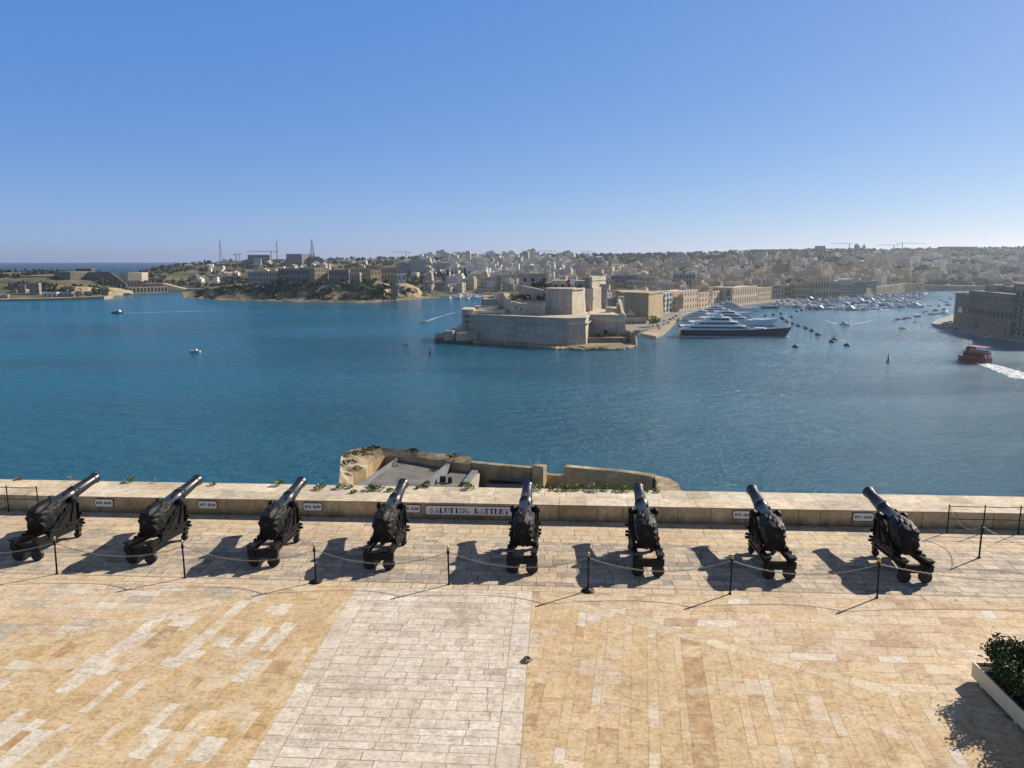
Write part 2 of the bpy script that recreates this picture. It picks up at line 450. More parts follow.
nt.links.new(c, bs.inputs['Base Color']); bs.inputs['Roughness'].default_value = 0.8; bs.inputs['Specular IOR Level'].default_value = 0.3
bump(nt, bs, n2.outputs[0], 0.5, 0.012)
PAVING = m
MORTAR = plain('paving_mortar', (0.60,0.48,0.30), 0.95, 0, 0.35, 1.5)
MORTAR_DARK = plain('dirty_paving_mortar', (0.105,0.08,0.06), 0.95, 0, 0.5, 1.5)
MORTAR_SAND = plain('sand_mortar', (0.34,0.25,0.15), 0.95, 0, 0.4, 1.5)
MORTAR_MID = plain('grey_mortar', (0.27,0.215,0.16), 0.95, 0, 0.5, 1.5)

mb = MB()
AMX = 40.0
ka, kb = to_ab(2.4, 21.1); la, lb = to_ab(9.83, 16.27); k2 = (lb-kb)/(la-ka)            # right hand band
ma, mb_ = to_ab(-10.3, 20.6); na, nb = to_ab(-13.4, 18.7); k3 = (nb-mb_)/(na-ma)          # left hand band
BW = 0.42
def reg(pts): return [ab(*p) for p in pts]
B0, B1, B2, B3 = 0.0, 6.02, 6.42, 27.0
CL, CR = -4.45, 1.0
P_GUN2 = pal([(22,(0.48,0.395,0.295)),(22,(0.43,0.36,0.275)),(18,(0.52,0.415,0.30)),(10,(0.37,0.315,0.25)),(12,(0.55,0.45,0.33)),(5,(0.31,0.27,0.225)),(6,PINK)])
pave(mb, reg([(-AMX,B0),(AMX,B0),(AMX,2.3),(-AMX,2.3)]), ab(0,0), -TA, (0.34,0.56), (0.45,1.2), P_GUN, 0.016, 1)
pave(mb, reg([(-AMX,2.3),(AMX,2.3),(AMX,B1),(-AMX,B1)]), ab(0,2.3), -TA, (0.28,0.46), (0.4,0.85), P_GUN2, 0.018, 31)
pave(mb, reg([(-AMX,B1+.02),(AMX,B1+.02),(AMX,B2),(-AMX,B2)]), ab(0,0), -TA, (0.4,0.4), (0.7,1.3), P_GUN, 0.016, 2)
# centre strip with a header band down each side
for a0, a1, sd in ((CL, CL+.5, 3), (CR-.5, CR, 4)):
    pave(mb, reg([(a0,B2),(a1,B2),(a1,B3),(a0,B3)]), ab(a0,B2), -TA - math.pi/2, (0.5,0.5), (0.4,0.9), P_MID, 0.014, sd)
pave(mb, reg([(CL+.5,B2),(CR-.5,B2),(CR-.5,B3),(CL+.5,B3)]), ab(0,B2), -TA, (0.24,0.42), (0.45,1.05), P_MID, 0.016, 5)
# right side: rows above the diagonal band, long courses below it
rb = lambda a: kb + (a-ka)*k2
a_hit = ka + (B2-kb)/k2                        # where the band meets the border course
a0 = max(CR, a_hit)
pave(mb, reg([(a0, max(B2, rb(a0))), (a0, B2), (AMX,B2), (AMX, rb(AMX))]) , ab(0,B2), -TA, (0.36,0.62), (0.6,1.25), P_RUP, 0.013, 6, slant=0.22)
band = [(a0, rb(a0)), (AMX, rb(AMX)), (AMX, rb(AMX)+BW*1.2), (a0, rb(a0)+BW*1.2)]
bd = ab(*band[1]) - ab(*band[0])
pave(mb, reg(band), ab(*band[0]), math.atan2(bd.y, bd.x), (BW*1.2,BW*1.2), (0.8,1.6), P_BAND, 0.012, 7)
DIRL = R(90 - 9.5)
low = [(CR, max(B2, rb(CR)+BW*1.2)), (CR, B2), (a0, B2), (a0, rb(a0)+BW*1.2), (AMX, rb(AMX)+BW*1.2), (AMX,B3), (CR,B3)]
low = [p for i, p in enumerate(low) if i == 0 or (Vector(p)-Vector(low[i-1])).length > 1e-3]
def split_pave(pts, *args, **kw):              # convex pieces only
    pave(mb, reg(pts), *args, **kw)
tri_top = rb(CR)+BW*1.2
split_pave([(CR, max(B2,tri_top)), (AMX, rb(AMX)+BW*1.2), (AMX,B3), (CR,B3)], ab(CR,B3), DIRL, (0.26,0.56), (0.45,1.1), P_RIGHT, 0.010, 8, alt=True)
# left side, mirrored
lbn = lambda a: mb_ + (a-ma)*k3
a_h2 = ma + (B2-mb_)/k3
a1 = min(CL, a_h2)
pave(mb, reg([(-AMX,B2),(a1,B2),(-AMX,lbn(-AMX))]), ab(0,B2), -TA, (0.36,0.62), (0.6,1.2), P_LUP, 0.013, 9, slant=-0.2)
band = [(-AMX, lbn(-AMX)), (a1, lbn(a1)), (a1, lbn(a1)+BW*1.2), (-AMX, lbn(-AMX)+BW*1.2)]
bd = ab(*band[1]) - ab(*band[0])
pave(mb, reg(band), ab(*band[0]), math.atan2(bd.y, bd.x), (BW*1.2,BW*1.2), (0.8,1.5), P_BAND, 0.012, 10)
split_pave([(-AMX, lbn(-AMX)+BW*1.2), (a1, lbn(a1)+BW*1.2), (CL, lbn(a1)+BW*1.2), (CL,B3), (-AMX,B3)], ab(CL,B3), R(90-8.5), (0.26,0.56), (0.4,1.2), P_LEFT, 0.010, 11, alt=True)
split_pave([(a1, B2), (CL, B2), (CL, lbn(a1)+BW*1.2), (a1, lbn(a1)+BW*1.2)], ab(CL,B2), R(90-8.5), (0.3,0.56), (0.4,1.2), P_LEFT, 0.010, 12)
q = reg([(-AMX-1,-0.01),(AMX+1,-0.01),(AMX+1,B3),(-AMX-1,B3)])
mb.add([(p.x,p.y,-0.003) for p in q], [(3,2,1,0)], 1)
for pts_, mi_ in (([(-AMX-1,-.005),(AMX+1,-.005),(AMX+1,B2),(-AMX-1,B2)], 2), ([(CL,B2+.002),(CR,B2+.002),(CR,B3-.01),(CL,B3-.01)], 4), ([(CR+.002,B2+.002),(AMX+1,B2+.002),(AMX+1,B3-.01),(CR+.002,B3-.01)], 3)):
    q = reg(pts_); mb.add([(p.x,p.y,-0.0015) for p in q], [(3,2,1,0)], mi_)
tag(mb.build('terrace_paving', [PAVING, MORTAR, MORTAR_DARK, MORTAR_SAND, MORTAR_MID]), 'terrace of sandy stone slabs laid in diagonal courses', None, None, 'structure')
mb = MB()
mb.prism(reg([(-AMX-1,B3),(AMX+1,B3),(AMX+1,-2.0),(-AMX-1,-2.0)]), SEA-2, -0.02)
tag(mb.build('terrace_base', LIME), None, None, None, 'structure')

# ------------------------------------------------------------------ parapet
PZ = 0.65
par = empty('stone_parapet', (ORG.x, ORG.y, 0), -TA, 'long low ochre stone parapet with a broad pale top along the terrace edge', 'parapet')
rnd = random.Random(21)
def blocks(mb, x0, x1, y0, y1, z0, z1, lens, gap, jit, m=0):
    x = x0
    while x < x1 - 0.05:
        L = min(rnd.uniform(*lens), x1 - x)
        n0 = len(mb.c); mb.box((x+L/2, (y0+y1)/2 + rnd.uniform(-jit, jit), (z0+z1)/2 + rnd.uniform(-jit, jit)*0.5), (L-gap, y1-y0, z1-z0), 0, m)
        k = rnd.uniform(.78,1.08); w = rnd.uniform(.88,1.06)
        for i in range(n0, len(mb.c)): mb.c[i] = (k, k*(.5+.5*w), k*w)
        x += L
mb = MB(); blocks(mb, -40, 40, 0.0, 0.45, 0.0, 0.615, (0.8,1.7), 0.022, 0.010)
mb.box((0, 0.262, 0.29), (80, 0.44, 0.56))
nt_ = LIME_NEAR.node_tree; bs_ = nt_.nodes['Principled BSDF']; old_ = bs_.inputs['Base Color'].links[0].from_socket
g_ = nt_.nodes.new('ShaderNodeNewGeometry'); sp2 = nt_.nodes.new('ShaderNodeSeparateXYZ'); nt_.links.new(g_.outputs['Position'], sp2.inputs[0])
ns_ = noise_node(nt_, 1.8, 6, .7, vec=g_.outputs['Position'], stretch=(1,1,.5)); ad_ = nt_.nodes.new('ShaderNodeMath'); ad_.operation = 'MULTIPLY_ADD'; nt_.links.new(ns_.outputs[0], ad_.inputs[0]); ad_.inputs[1].default_value = -.85; nt_.links.new(sp2.outputs[2], ad_.inputs[2])
# splashed brown dirt creeping up the foot of the wall
mp_ = nt_.nodes.new('ShaderNodeMapRange'); mp_.inputs[1].default_value = -.50; mp_.inputs[2].default_value = -.12; mp_.inputs[3].default_value = 1.0; mp_.inputs[4].default_value = 0.0; nt_.links.new(ad_.outputs[0], mp_.inputs[0])
nt_.links.new(mix(nt_, mp_.outputs[0], old_, (0.20,0.125,0.055)), bs_.inputs['Base Color'])
mb.build('wall_face', LIME_NEAR, par)
mb = MB()
blocks(mb, -40, 40, 0.004, 1.02, 0.622, PZ, (0.9,1.7), 0.012, 0.006); blocks(mb, -40, 40, 1.03, 2.12, 0.49, PZ-0.004, (0.7,1.4), 0.014, 0.008)
mb.box((0, 1.1, 0.30), (80, 1.9, 0.40))
mb.build('coping', LIME_CAP, par)
# enamel number plates on the parapet face
def text_mesh(txt, h, mat, parent, loc, bold=0.012, sx=1.0, name='lettering'):
    cu = bpy.data.curves.new('lettering', 'FONT'); cu.body = txt; cu.size = h; cu.align_x = 'CENTER'; cu.align_y = 'CENTER'
    cu.offset = bold; cu.extrude = 0.002; cu.resolution_u = 3; cu.space_character = 1.12
    o = bpy.data.objects.new('lettering', cu); COL.objects.link(o)
    dg = bpy.context.evaluated_depsgraph_get()
    me = bpy.data.meshes.new_from_object(o.evaluated_get(dg))
    bpy.data.objects.remove(o); bpy.data.curves.remove(cu)
    me.materials.clear(); me.materials.append(mat)
    t = bpy.data.objects.new(name, me); COL.objects.link(t); t.parent = parent
    t.location = loc; t.rotation_euler = (math.pi/2, 0, 0); t.scale = (sx, 1, 1)
    return t
GLYPH = {   # slab serif capitals on a unit cell: strokes (x0,y0,x1,y1,width), serifs added as short bars
 'S': ([(.66,.80,.36,.95,.22),(.38,.94,.16,.72,.26),(.16,.74,.60,.32,.3),(.60,.34,.40,.06,.26),(.42,.06,.08,.2,.22)], [(.60,.82),(.10,.18)]),
}
def slab_text(txt, h, w, mat, parent, loc):
    """heavy slab-serif capitals as thin plates, as painted on the long plate"""
    V, H_ = 0.30, 0.17
    L = {
     'A': [(.12,0,.42,1,.10),(.42,1,.76,0,V),(.25,.33,.62,.33,H_)], 'L': [(.26,0,.26,1,V),(.1,.05,.74,.05,H_),(.72,.03,.72,.3,.08)],
     'U': [(.22,1,.22,.25,V),(.22,.25,.42,.05,.15),(.42,.05,.64,.22,.12),(.66,.22,.66,1,.10)], 'T': [(.42,0,.42,1,V),(.06,.95,.78,.95,H_),(.09,.98,.09,.7,.07),(.75,.98,.75,.7,.07)],
     'I': [(.42,0,.42,1,V)], 'N': [(.16,0,.16,1,.09),(.16,1,.66,0,.2),(.68,0,.68,1,.09)],
     'G': [(.70,.78,.44,.96,.12),(.44,.96,.18,.72,.18),(.18,.72,.18,.28,.2),(.18,.28,.44,.04,.16),(.44,.04,.68,.16,.14),(.66,0,.66,.42,.16)],
     'B': [(.22,0,.22,1,V),(.2,.95,.54,.95,H_),(.2,.52,.56,.52,H_),(.2,.05,.56,.05,H_),(.60,.9,.62,.58,.17),(.64,.46,.64,.1,.19)],
     'E': [(.22,0,.22,1,V),(.08,.95,.70,.95,H_),(.2,.52,.54,.52,H_),(.08,.05,.74,.05,H_),(.69,.97,.69,.72,.08),(.72,.03,.72,.3,.08),(.53,.65,.53,.39,.07)],
     'R': [(.22,0,.22,1,V),(.2,.95,.54,.95,H_),(.2,.50,.54,.50,H_),(.60,.9,.60,.56,.18),(.46,.5,.74,.02,.18)],
     'Y': [(.14,1,.44,.5,V),(.72,1,.44,.5,.10),(.44,.5,.44,0,V)], 'S': GLYPH['S'][0], ' ': []}
    ser = {'A':[(.12,0),(.74,0)],'U':[(.22,1),(.66,1)],'T':[(.42,0)],'I':[(.42,0),(.42,1)],'N':[(.14,0),(.14,1),(.68,1)],'L':[(.26,1)],'R':[(.2,0),(.76,0)],'Y':[(.14,1),(.72,1),(.44,0)],'B':[],'E':[],'G':[(.66,.42)],'S':[],' ':[]}
    mb = MB(); cw = w/len(txt)
    for i, ch in enumerate(txt):
        ox = -w/2 + i*cw; k = 0
        for (x0,y0,x1,y1,sw) in L[ch]:
            k += 1
            mb.bar((ox+x0*cw*1.22, -0.0006*k, (y0-.5)*h), (ox+x1*cw*1.22, -0.0006*k, (y1-.5)*h), sw*cw*1.1, 0.004)
        for (x,y) in ser[ch]:
            k += 1
            yy = (y-.5)*h + (0.04*h if y == 0 else -0.04*h)
            mb.bar((ox+(x*1.22-.22)*cw, -0.0006*k, yy), (ox+(x*1.22+.22)*cw, -0.0006*k, yy), 0.13*h, 0.004)
    o = mb.build('lettering', mat, parent); o.location = loc
    # bars lie flat in the sign's plane
    return o
def gun_sign(u, v, txt, w, h, label, long=False):
    kx = (u-512)/FPX/(CP+SP*(384-v)/FPX); yw = 28.6/(1+math.tan(TA)*kx); a, _ = to_ab(kx*yw, yw); q = ab(a, 0.034)
    s = empty('gun_sign', (q.x, q.y, 0.36 if long else 0.40), -TA, label, 'sign', None if long else 'number plates on the parapet')
    if long: s.name = 'battery_sign'
    mb = MB(); c = 0.05
    def oct(hw, hh, cc): return [(-hw+cc,-hh),(hw-cc,-hh),(hw,-hh+cc),(hw,hh-cc),(hw-cc,hh),(-hw+cc,hh),(-hw,hh-cc),(-hw,-hh+cc)]
    for (hw, hh, y0, y1, nm, mt) in ((w/2, h/2, 0.012, -0.006, 'border', SIGN_BLACK), (w/2-.022, h/2-.022, 0.010, -0.012, 'plate', SIGN_WHITE)):
        mb = MB(); o = oct(hw, hh, c); n = len(o)
        mb.add([(x,y1,z) for x,z in o] + [(x,y0,z) for x,z in o], [tuple(range(n))] + [tuple(range(2*n-1,n-1,-1))] + [((i+1)%n, i, n+i, n+(i+1)%n) for i in range(n)])
        mb.build(nm, mt, s)
    if long: slab_text(txt, h*0.56, w*0.86, SIGN_BLACK, s, (-0.09, -0.016, 0))
    else: text_mesh(txt, 0.138, SIGN_BLACK, s, (0, -0.014, 0), 0.007, 0.95)
    return s
for (u, v, n) in ((104.5,503,8),(208,503.5,7),(313,505,6),(411,507.5,5),(743,512,2),(863,514,1)):
    gun_sign(u, v, 'N\u00ba%d. GUN' % n, 0.78, 0.34, 'white plate reading N\u00ba%d. GUN on the parapet face' % n)
gun_sign(471.5, 509, 'SALUTING BATTERY', 3.62, 0.39, 'long white plate reading SALUTING BATTERY on the parapet face', True)

# ------------------------------------------------------------------ guns
def make_gun():
    root = empty('cannon')
    TY, TZ, EL = 2.05, 1.46, R(5.8)
    MA = Matrix.Translation((0, TY, TZ)) @ Matrix.Rotation(EL, 4, 'X')
    prof = [(-1.70,.02),(-1.68,.08),(-1.61,.11),(-1.53,.10),(-1.47,.06),(-1.42,.07),(-1.39,.22),(-1.35,.305),(-1.28,.315),(-1.20,.315),(-1.18,.290),(-.70,.282),(-.68,.295),(-.62,.295),(-.60,.278),(.20,.262),(.52,.252),(.53,.268),(.58,.268),(.59,.244),(.72,.238),(1.50,.192),(1.52,.204),(1.56,.204),(1.58,.194),(1.65,.212),(1.71,.238),(1.745,.240),(1.77,.226),(1.78,.200),(1.78,.090),(1.1,.085)]
    prof = [(a_ if a_ < .2 else .2 + (a_-.2)*1.22, r_*.90) for a_, r_ in prof]
    mb = MB(); mb.lathe(prof, MA, 28)
    barrel = mb.build('barrel', BARREL, root)
    mb = MB()
    for sx in (-1, 1):
        M = Matrix.Translation((0, TY, TZ)) @ Matrix.Rotation(math.pi/2*sx, 4, 'Z').inverted()
        mb = MB(); mb.lathe([(0.15,.10),(0.50,.10),(0.51,.09)], M, 16); mb.lathe([(0.34,.15),(0.45,.15),(0.462,.135)], M, 16)
        mb.build('trunnion', PAINT_BLACK, root)
    mb = MB(); p = MA @ Vector((0, .63, .236)); mb.lathe([(0,.022),(.03,.03),(.06,.018),(.085,.022),(.10,.008)], Matrix.Translation(p) @ Matrix.Rotation(math.pi/2 + EL*0, 4, 'X'), 8)
    mb.build('brass_sight', BRASS, root)
    mb = MB(); p = MA @ Vector((0.13, .02, .210)); mb.box(p, (.05,.16,.07), rot=Matrix.Rotation(EL, 3, 'X'))
    mb.build('lock_bracket', PAINT_BLACK, barrel)
    # canvas over the breech, crumpled and hanging in folds on either side
    NS, NT = 30, 56
    vs = []
    for i in range(NS):
        t = i/(NS-1); s_ = lerp(-.42, -1.68, t)
        for k in range(NT):
            th = 2*math.pi*k/NT
            cx, cz = math.cos(th), math.sin(th)      # cz<0: hanging side
            sq = 1/(max(abs(cx), abs(cz))**.35)      # a little boxy
            r = (.285 + .05*math.sin(math.pi*min(1, t*1.15)))*lerp(1, sq, .6*min(1, t*3))
            hang = max(0, -cz)**0.8 * 0.36*min(1, max(0, (t-.03)/.25))
            if t > .88:
                q = (t-.88)/.12; r *= math.sqrt(max(0.02, 1-q*q*0.97)); hang *= max(0.1, 1-q)
            if t < .04: r = .272
            rid = 1-2*abs(noise.noise(Vector((cx*2.0+4, s_*2.4, cz*2.0))))
            f = (rid-.55)*0.050 + noise.noise(Vector((cx*4.5, s_*5.0+3, cz*4.5)))*0.030
            fold = 0.025*math.sin(s_*13 + 4*cx)*max(0, -cz+.3)
            rr = r + (f + fold)*min(1, t*5)
            p = MA @ Vector((rr*cx*(1.03 if cz > -.3 else 1.08), s_, rr*cz))
            p.z -= hang*(1.0 + 0.2*noise.noise(Vector((cx*2, s_*2.5, 9))))
            vs.append(p)
    mb = MB(); fs = [(i*NT+k, (i+1)*NT+k, (i+1)*NT+(k+1)%NT, i*NT+(k+1)%NT) for i in range(NS-1) for k in range(NT)]
    fs.append(tuple((NS-1)*NT+k for k in range(NT-1,-1,-1)))
    mb.add(vs, fs, 0, False); mb.build('canvas_cover', CANVAS, root)
    # slide: two beams that fall to the front, on four trucks
    zt = lambda y: 0.74 - 0.075*y
    ang = math.atan(-0.075)
    for sx in (-1, 1):
        mb = MB(); X = sx*.385
        for (dz, w, h) in ((-.03,.15,.06),(-.115,.045,.13),(-.20,.13,.045)):
            a, b = Vector((X, -.18, zt(-.18)+dz)), Vector((X, 2.44, zt(2.44)+dz)); mb.bar(a, b, w, h)
        mb.build('slide_beam', PAINT_BLACK, root)
        # upper carriage: bottom sill and cheek plate
        mb = MB(); mb.bar((X, .62, zt(.62)+.065), (X, 2.34, zt(2.34)+.065), .12, .11)
        for y in (.8, 1.3, 1.8, 2.26): mb.lathe([(-.09,.03),(.09,.03)], Matrix.Translation((X, y, zt(y)+.06)) @ Matrix.Rotation(math.pi/2, 4, 'Z'), 8)
        mb.build('carriage_sill', PAINT_BLACK, root)
        mb = MB(); base = zt(1.6)+.09
        out = [(.70, zt(.70)+.12),(2.30, zt(2.30)+.12),(2.30, 1.30),(2.25, 1.45),(2.18, 1.49),(1.90, 1.49),(1.80, 1.38),(1.62,1.30),(1.52,1.16),(1.26,1.08),(1.16,.98),(.95,.92),(.84,.84)]
        n = len(out); X2 = sx*.37; th = .035
        mb.add([(X2-th, y, z) for y, z in out] + [(X2+th, y, z) for y, z in out], [tuple(range(n-1,-1,-1)), tuple(range(n,2*n))] + [(i,(i+1)%n,n+(i+1)%n,n+i) for i in range(n)])
        mb.bar((X2+sx*.06, 2.26, .72), (X2+sx*.06, 2.26, 1.3), .09, .05); mb.bar((X2+sx*.055, 1.8, .75), (X2+sx*.055, 2.0, 1.28), .06, .04); mb.bar((X2+sx*.055, 1.1, .8), (X2+sx*.055, 1.75, 1.2), .05, .04)
        mb.build('cheek', PAINT_BLACK, root)
        for (y, z) in ((2.32, .64),(2.36,.50),(2.30,.88)):
            mb = MB(); mb.lathe([(-.05,.05),(.07,.05),(.10,.03)], Matrix.Translation((sx*.47, y, z)) @ Matrix.Rotation(-math.pi/2*sx, 4, 'Z'), 10); mb.build('bolt', PAINT_BLACK, root)
        mb = MB(); mb.box((sx*.50, 1.55, zt(1.55)+.08), (.06,.12,.05)); mb.build('bracket', PAINT_BLACK, root)
        mb = MB(); mb.box((sx*.48, .55, zt(.55)-.02), (.05,.14,.12)); mb.build('bracket', PAINT_BLACK, root)
        # rear step plate, leg and truck
        mb = MB(); mb.box((X, -.02, zt(0)+.022), (.22,.34,.035), rot=Matrix.Rotation(ang, 3, 'X')); mb.build('step_plate', PAINT_BLACK, root)
        mb = MB(); mb.box((X*.98, .02, .47), (.20,.20,.26)); mb.box((X*.98, -.10, .52), (.24,.05,.22)); mb.bar((X, .05, .42), (X, .75, zt(.75)-.2), .07, .07); mb.build('rear_leg', PAINT_BLACK, root)
        mb = MB(); mb.lathe([(-.085,.02),(-.085,.05),(-.06,.05),(-.06,.19),(-.055,.20),(.055,.20),(.06,.19),(.06,.05),(.085,.05),(.085,.02)], Matrix.Translation((X*.83, .02, .20)), 28, smooth=False); mb.build('truck_wheel', RUBBER, root)
        mb = MB(); mb.box((X, 2.22, .36), (.14,.18,.32)); mb.build('front_leg', PAINT_BLACK, root)
        mb = MB(); mb.lathe([(-.07,.02),(-.07,.08),(-.06,.11),(.06,.115),(.07,.08),(.07,.02)], Matrix.Translation((X*.95, 2.2, .115)), 20); mb.build('truck_wheel', RUBBER, root)
    mb = MB(); mb.box((0, -.02, .47), (.72,.10,.26)); mb.box((0,-.08,.58),(.80,.03,.05)); mb.build('rear_transom', PAINT_BLACK, root)
    mb = MB(); mb.box((0, 2.34, .44), (.70,.10,.18)); mb.build('front_transom', PAINT_BLACK, root)
    for c_, d_ in (((0, 1.35, zt(1.35)-.13), (.74,.16,.12)), ((0, .75, zt(.75)+.02), (.66,.10,.10)), ((0, 2.15, .82), (.68,.14,.20))):
        mb = MB(); mb.box(c_, d_); mb.build('crosspiece', PAINT_BLACK, root)
    mb = MB(); mb.box((0, 1.1, .80), (.50,.80,.16), rot=Matrix.Rotation(R(6), 3, 'X')); mb.box((0, 1.0, .92), (.30,.36,.16), rot=Matrix.Rotation(R(10), 3, 'X'))
    mb.lathe([(0,.05),(.12,.05),(.13,.09),(.16,.09)], Matrix.Translation((.0,.62,.82)), 10); mb.build('elevating_bed', PAINT_BLACK, root)
    return root
GUNS = [((27.5,561),2.4,'outermost cannon, beside the plate reading N\u00ba8. GUN'),((141,564),4.2,'cannon standing just left of the plate reading N\u00ba7. GUN'),((263.7,567),2.6,'cannon standing just left of the plate reading N\u00ba6. GUN'),
        ((379,570),3.4,'cannon half hiding the plate reading N\u00ba5. GUN'),((522,574),3.6,'cannon at the right end of the SALUTING BATTERY plate'),((648,577),4.4,'cannon with no plate beside it, right of the one at the SALUTING BATTERY plate'),
        ((779,580),4.8,'cannon just right of the plate reading N\u00ba2. GUN'),((915,583.5),4.6,'cannon at the right end of the row, beside the plate reading N\u00ba1. GUN')]
gun0 = make_gun()
for i, ((u, v), a, lab) in enumerate(GUNS):
    gobj = gun0 if i == 0 else copy_tree(gun0)
    p = on_plane(u, v); gobj.location = (p.x, p.y + 0.05, 0); gobj.rotation_euler = (0, 0, -R(a))
    tag(gobj, 'black ' + lab, 'cannon', 'black saluting cannons in a row')

# ------------------------------------------------------------------ posts, chains, railings
def make_post(base=False):
    r_ = empty('barrier_post')
    mb = MB(); mb.lathe([(0,.028),(1.10,.026)], Matrix.Rotation(math.pi/2, 4, 'X'), 12); mb.lathe([(.98,.04),(1.12,.04)], Matrix.Rotation(math.pi/2, 4, 'X'), 12); mb.build('pole', PAINT_BLACK, r_)
    mb = MB(); mb.lathe([(1.14,.036),(1.15,.044),(1.19,.044),(1.205,.032),(1.225,.038),(1.25,.025),(1.26,.01)], Matrix.Rotation(math.pi/2, 4, 'X'), 14); mb.build('brass_finial', BRASS, r_)
    if base:
        mb = MB(); mb.lathe([(0.0,.20),(.03,.20),(.05,.17),(.07,.06),(.10,.045)], Matrix.Rotation(math.pi/2, 4, 'X'), 20); mb.build('base', PAINT_BLACK, r_)
    else:
        mb = MB(); mb.lathe([(0.0,.05),(.03,.05),(.035,.03)], Matrix.Rotation(math.pi/2, 4, 'X'), 12); mb.build('socket', PAINT_BLACK, r_)
    return r_
POSTS = [((-90,571),0,None),((57,574),0,'in front of the cannon at the Nº8. GUN plate'),((185,578),0,'in front of the cannon at the Nº7. GUN plate'),((316,582),1,'with round foot, right of the Nº6. GUN cannon'),((449,584.5),0,'below the SALUTING BATTERY plate'),
         ((588,591),1,'with round foot, right of the SALUTING BATTERY cannon'),((730,594),0,'left of the cannon at the Nº2. GUN plate'),((877,598),0,'in front of the cannon at the Nº1. GUN plate'),((979,558),2,None),((1150,605),0,None)]
pa, pb_ = None, None; PP = []
for (u, v), k, lab in POSTS:
    p = on_plane(u, v); PP.append(p)
    if lab is None and k != 2: continue
    if k == 2: continue
    if k == 1:
        o = copy_tree(pb_) if pb_ else make_post(True); pb_ = pb_ or o
    else:
        o = copy_tree(pa) if pa else make_post(False); pa = pa or o
    o.location = p
    o.rotation_euler = (R(rnd.uniform(-1,1)), R(rnd.uniform(-1.2,1.2)), rnd.uniform(0,6))
    tag(o, 'brass-topped post ' + lab, 'post', 'black brass-topped posts of the chain barrier')
# the post by the right hand railing, taller and plain
p = PP[8]
o = empty('corner_post', p, 0, 'plain black post standing in front of the railing beyond the last cannon', 'post')
mb = MB(); mb.lathe([(0,.03),(1.15,.028),(1.16,.034),(1.20,.02)], Matrix.Rotation(math.pi/2,4,'X'), 12); mb.build('pole', PAINT_BLACK, o)
mb = MB(); mb.lathe([(0,.06),(.03,.06),(.05,.03)], Matrix.Rotation(math.pi/2,4,'X'), 12); mb.build('socket', PAINT_BLACK, o)
def chain(a, b, sag, label):
    a, b = Vector(a), Vector(b); L = (b-a).length; n = max(12, int(L/0.075)); mb = MB()
    P_ = []
    for i in range(n+1):
        t = i/n; p = a.lerp(b, t); p.z -= sag*4*t*(1-t); P_.append(p)
    for i in range(n):
        c_ = (P_[i]+P_[i+1])/2; d = (P_[i+1]-P_[i]).normalized()
        q = d.to_track_quat('Y','Z').to_matrix() @ Matrix.Rotation(math.pi/2*(i % 2), 3, 'Y')
        # one oval link: a flattened ring of six struts
        hl, hw = 0.048, 0.021
        ring = [q @ Vector((hw*math.cos(t_), hl*math.sin(t_), 0)) + c_ for t_ in [2*math.pi*k/8 for k in range(8)]]
        vs = []; 
        for k in range(8):
            rad = (ring[k]-c_).normalized(); up = q @ Vector((0,0,1))
            for s1, s2 in ((1,0),(0,1),(-1,0),(0,-1)): vs.append(ring[k] + rad*0.0068*s1 + up*0.0068*s2)
        mb.add(vs, [(k*4+j, ((k+1)%8)*4+j, ((k+1)%8)*4+(j+1)%4, k*4+(j+1)%4) for k in range(8) for j in range(4)], 0, True)
    tag(mb.build('barrier_chain', CHAIN), label, 'chain', 'sagging chains of the barrier')
top = lambda i, z=1.06: (PP[i].x, PP[i].y, z)
CL_ = [(0,1,.42,'sagging chain in front of the cannon at the Nº8. GUN plate'),(1,2,.40,'sagging chain between the posts of the Nº8 and Nº7 cannons'),(2,3,.42,'sagging chain in front of the cannon at the Nº6. GUN plate'),
       (3,4,.42,'sagging chain in front of the cannon at the Nº5. GUN plate'),(4,5,.40,'sagging chain in front of the SALUTING BATTERY cannon'),(5,6,.38,'sagging chain in front of the cannon with no plate'),
       (6,7,.38,'sagging chain in front of the cannon at the Nº2. GUN plate'),(7,9,.42,'sagging chain running right from the Nº1 cannon out of view')]
for i, j, sg, lab in CL_: chain(top(i), top(j), sg, lab)
def railing(xs, label, off=0.34):
    """two-rail iron railing standing in front of the parapet; xs are distances along it"""
    q0 = ab(xs[0], off)
    o = empty('iron_railing', (q0.x, q0.y, 0), -TA, label, 'railing')
    for i, a in enumerate(xs):
        mb = MB(); mb.lathe([(0,.045),(.02,.045),(.03,.022),(1.02,.022),(1.03,.03),(1.06,.03),(1.075,.01)], Matrix.Translation((a-xs[0],0,0)) @ Matrix.Rotation(math.pi/2,4,'X'), 10); mb.build('railing_post', PAINT_BLACK, o)
    for z in (.52, 1.0):
        mb = MB(); mb.tube([(0,0,z),(xs[-1]-xs[0],0,z)], .015, 8); mb.build('rail', PAINT_BLACK, o)
    return o
def a_of(u, v): 
    p = on_plane(u, v); return to_ab(p.x, p.y)[0]
aL = a_of(40, 511.5); aR = a_of(945, 531)
railing([aL-5.2, aL-3.9, aL-2.6, aL-1.25, aL], 'black two-rail iron railing at the left end of the parapet', 0.12)
railing([aR, aR+1.28, aR+2.55, aR+3.85, aR+5.1], 'black two-rail iron railing beyond the cannon at the Nº1. GUN plate', 0.42)
q = ab(aL, 0.36); chain((q.x, q.y, .98), (q.x-2.6, q.y-1.9, .55), .35, 'pale chain hanging from the end of the left railing')
q = ab(aR, 0.44); chain((q.x, q.y, .98), (PP[8].x, PP[8].y, 1.12), .40, 'chain from the right railing to the plain black post')
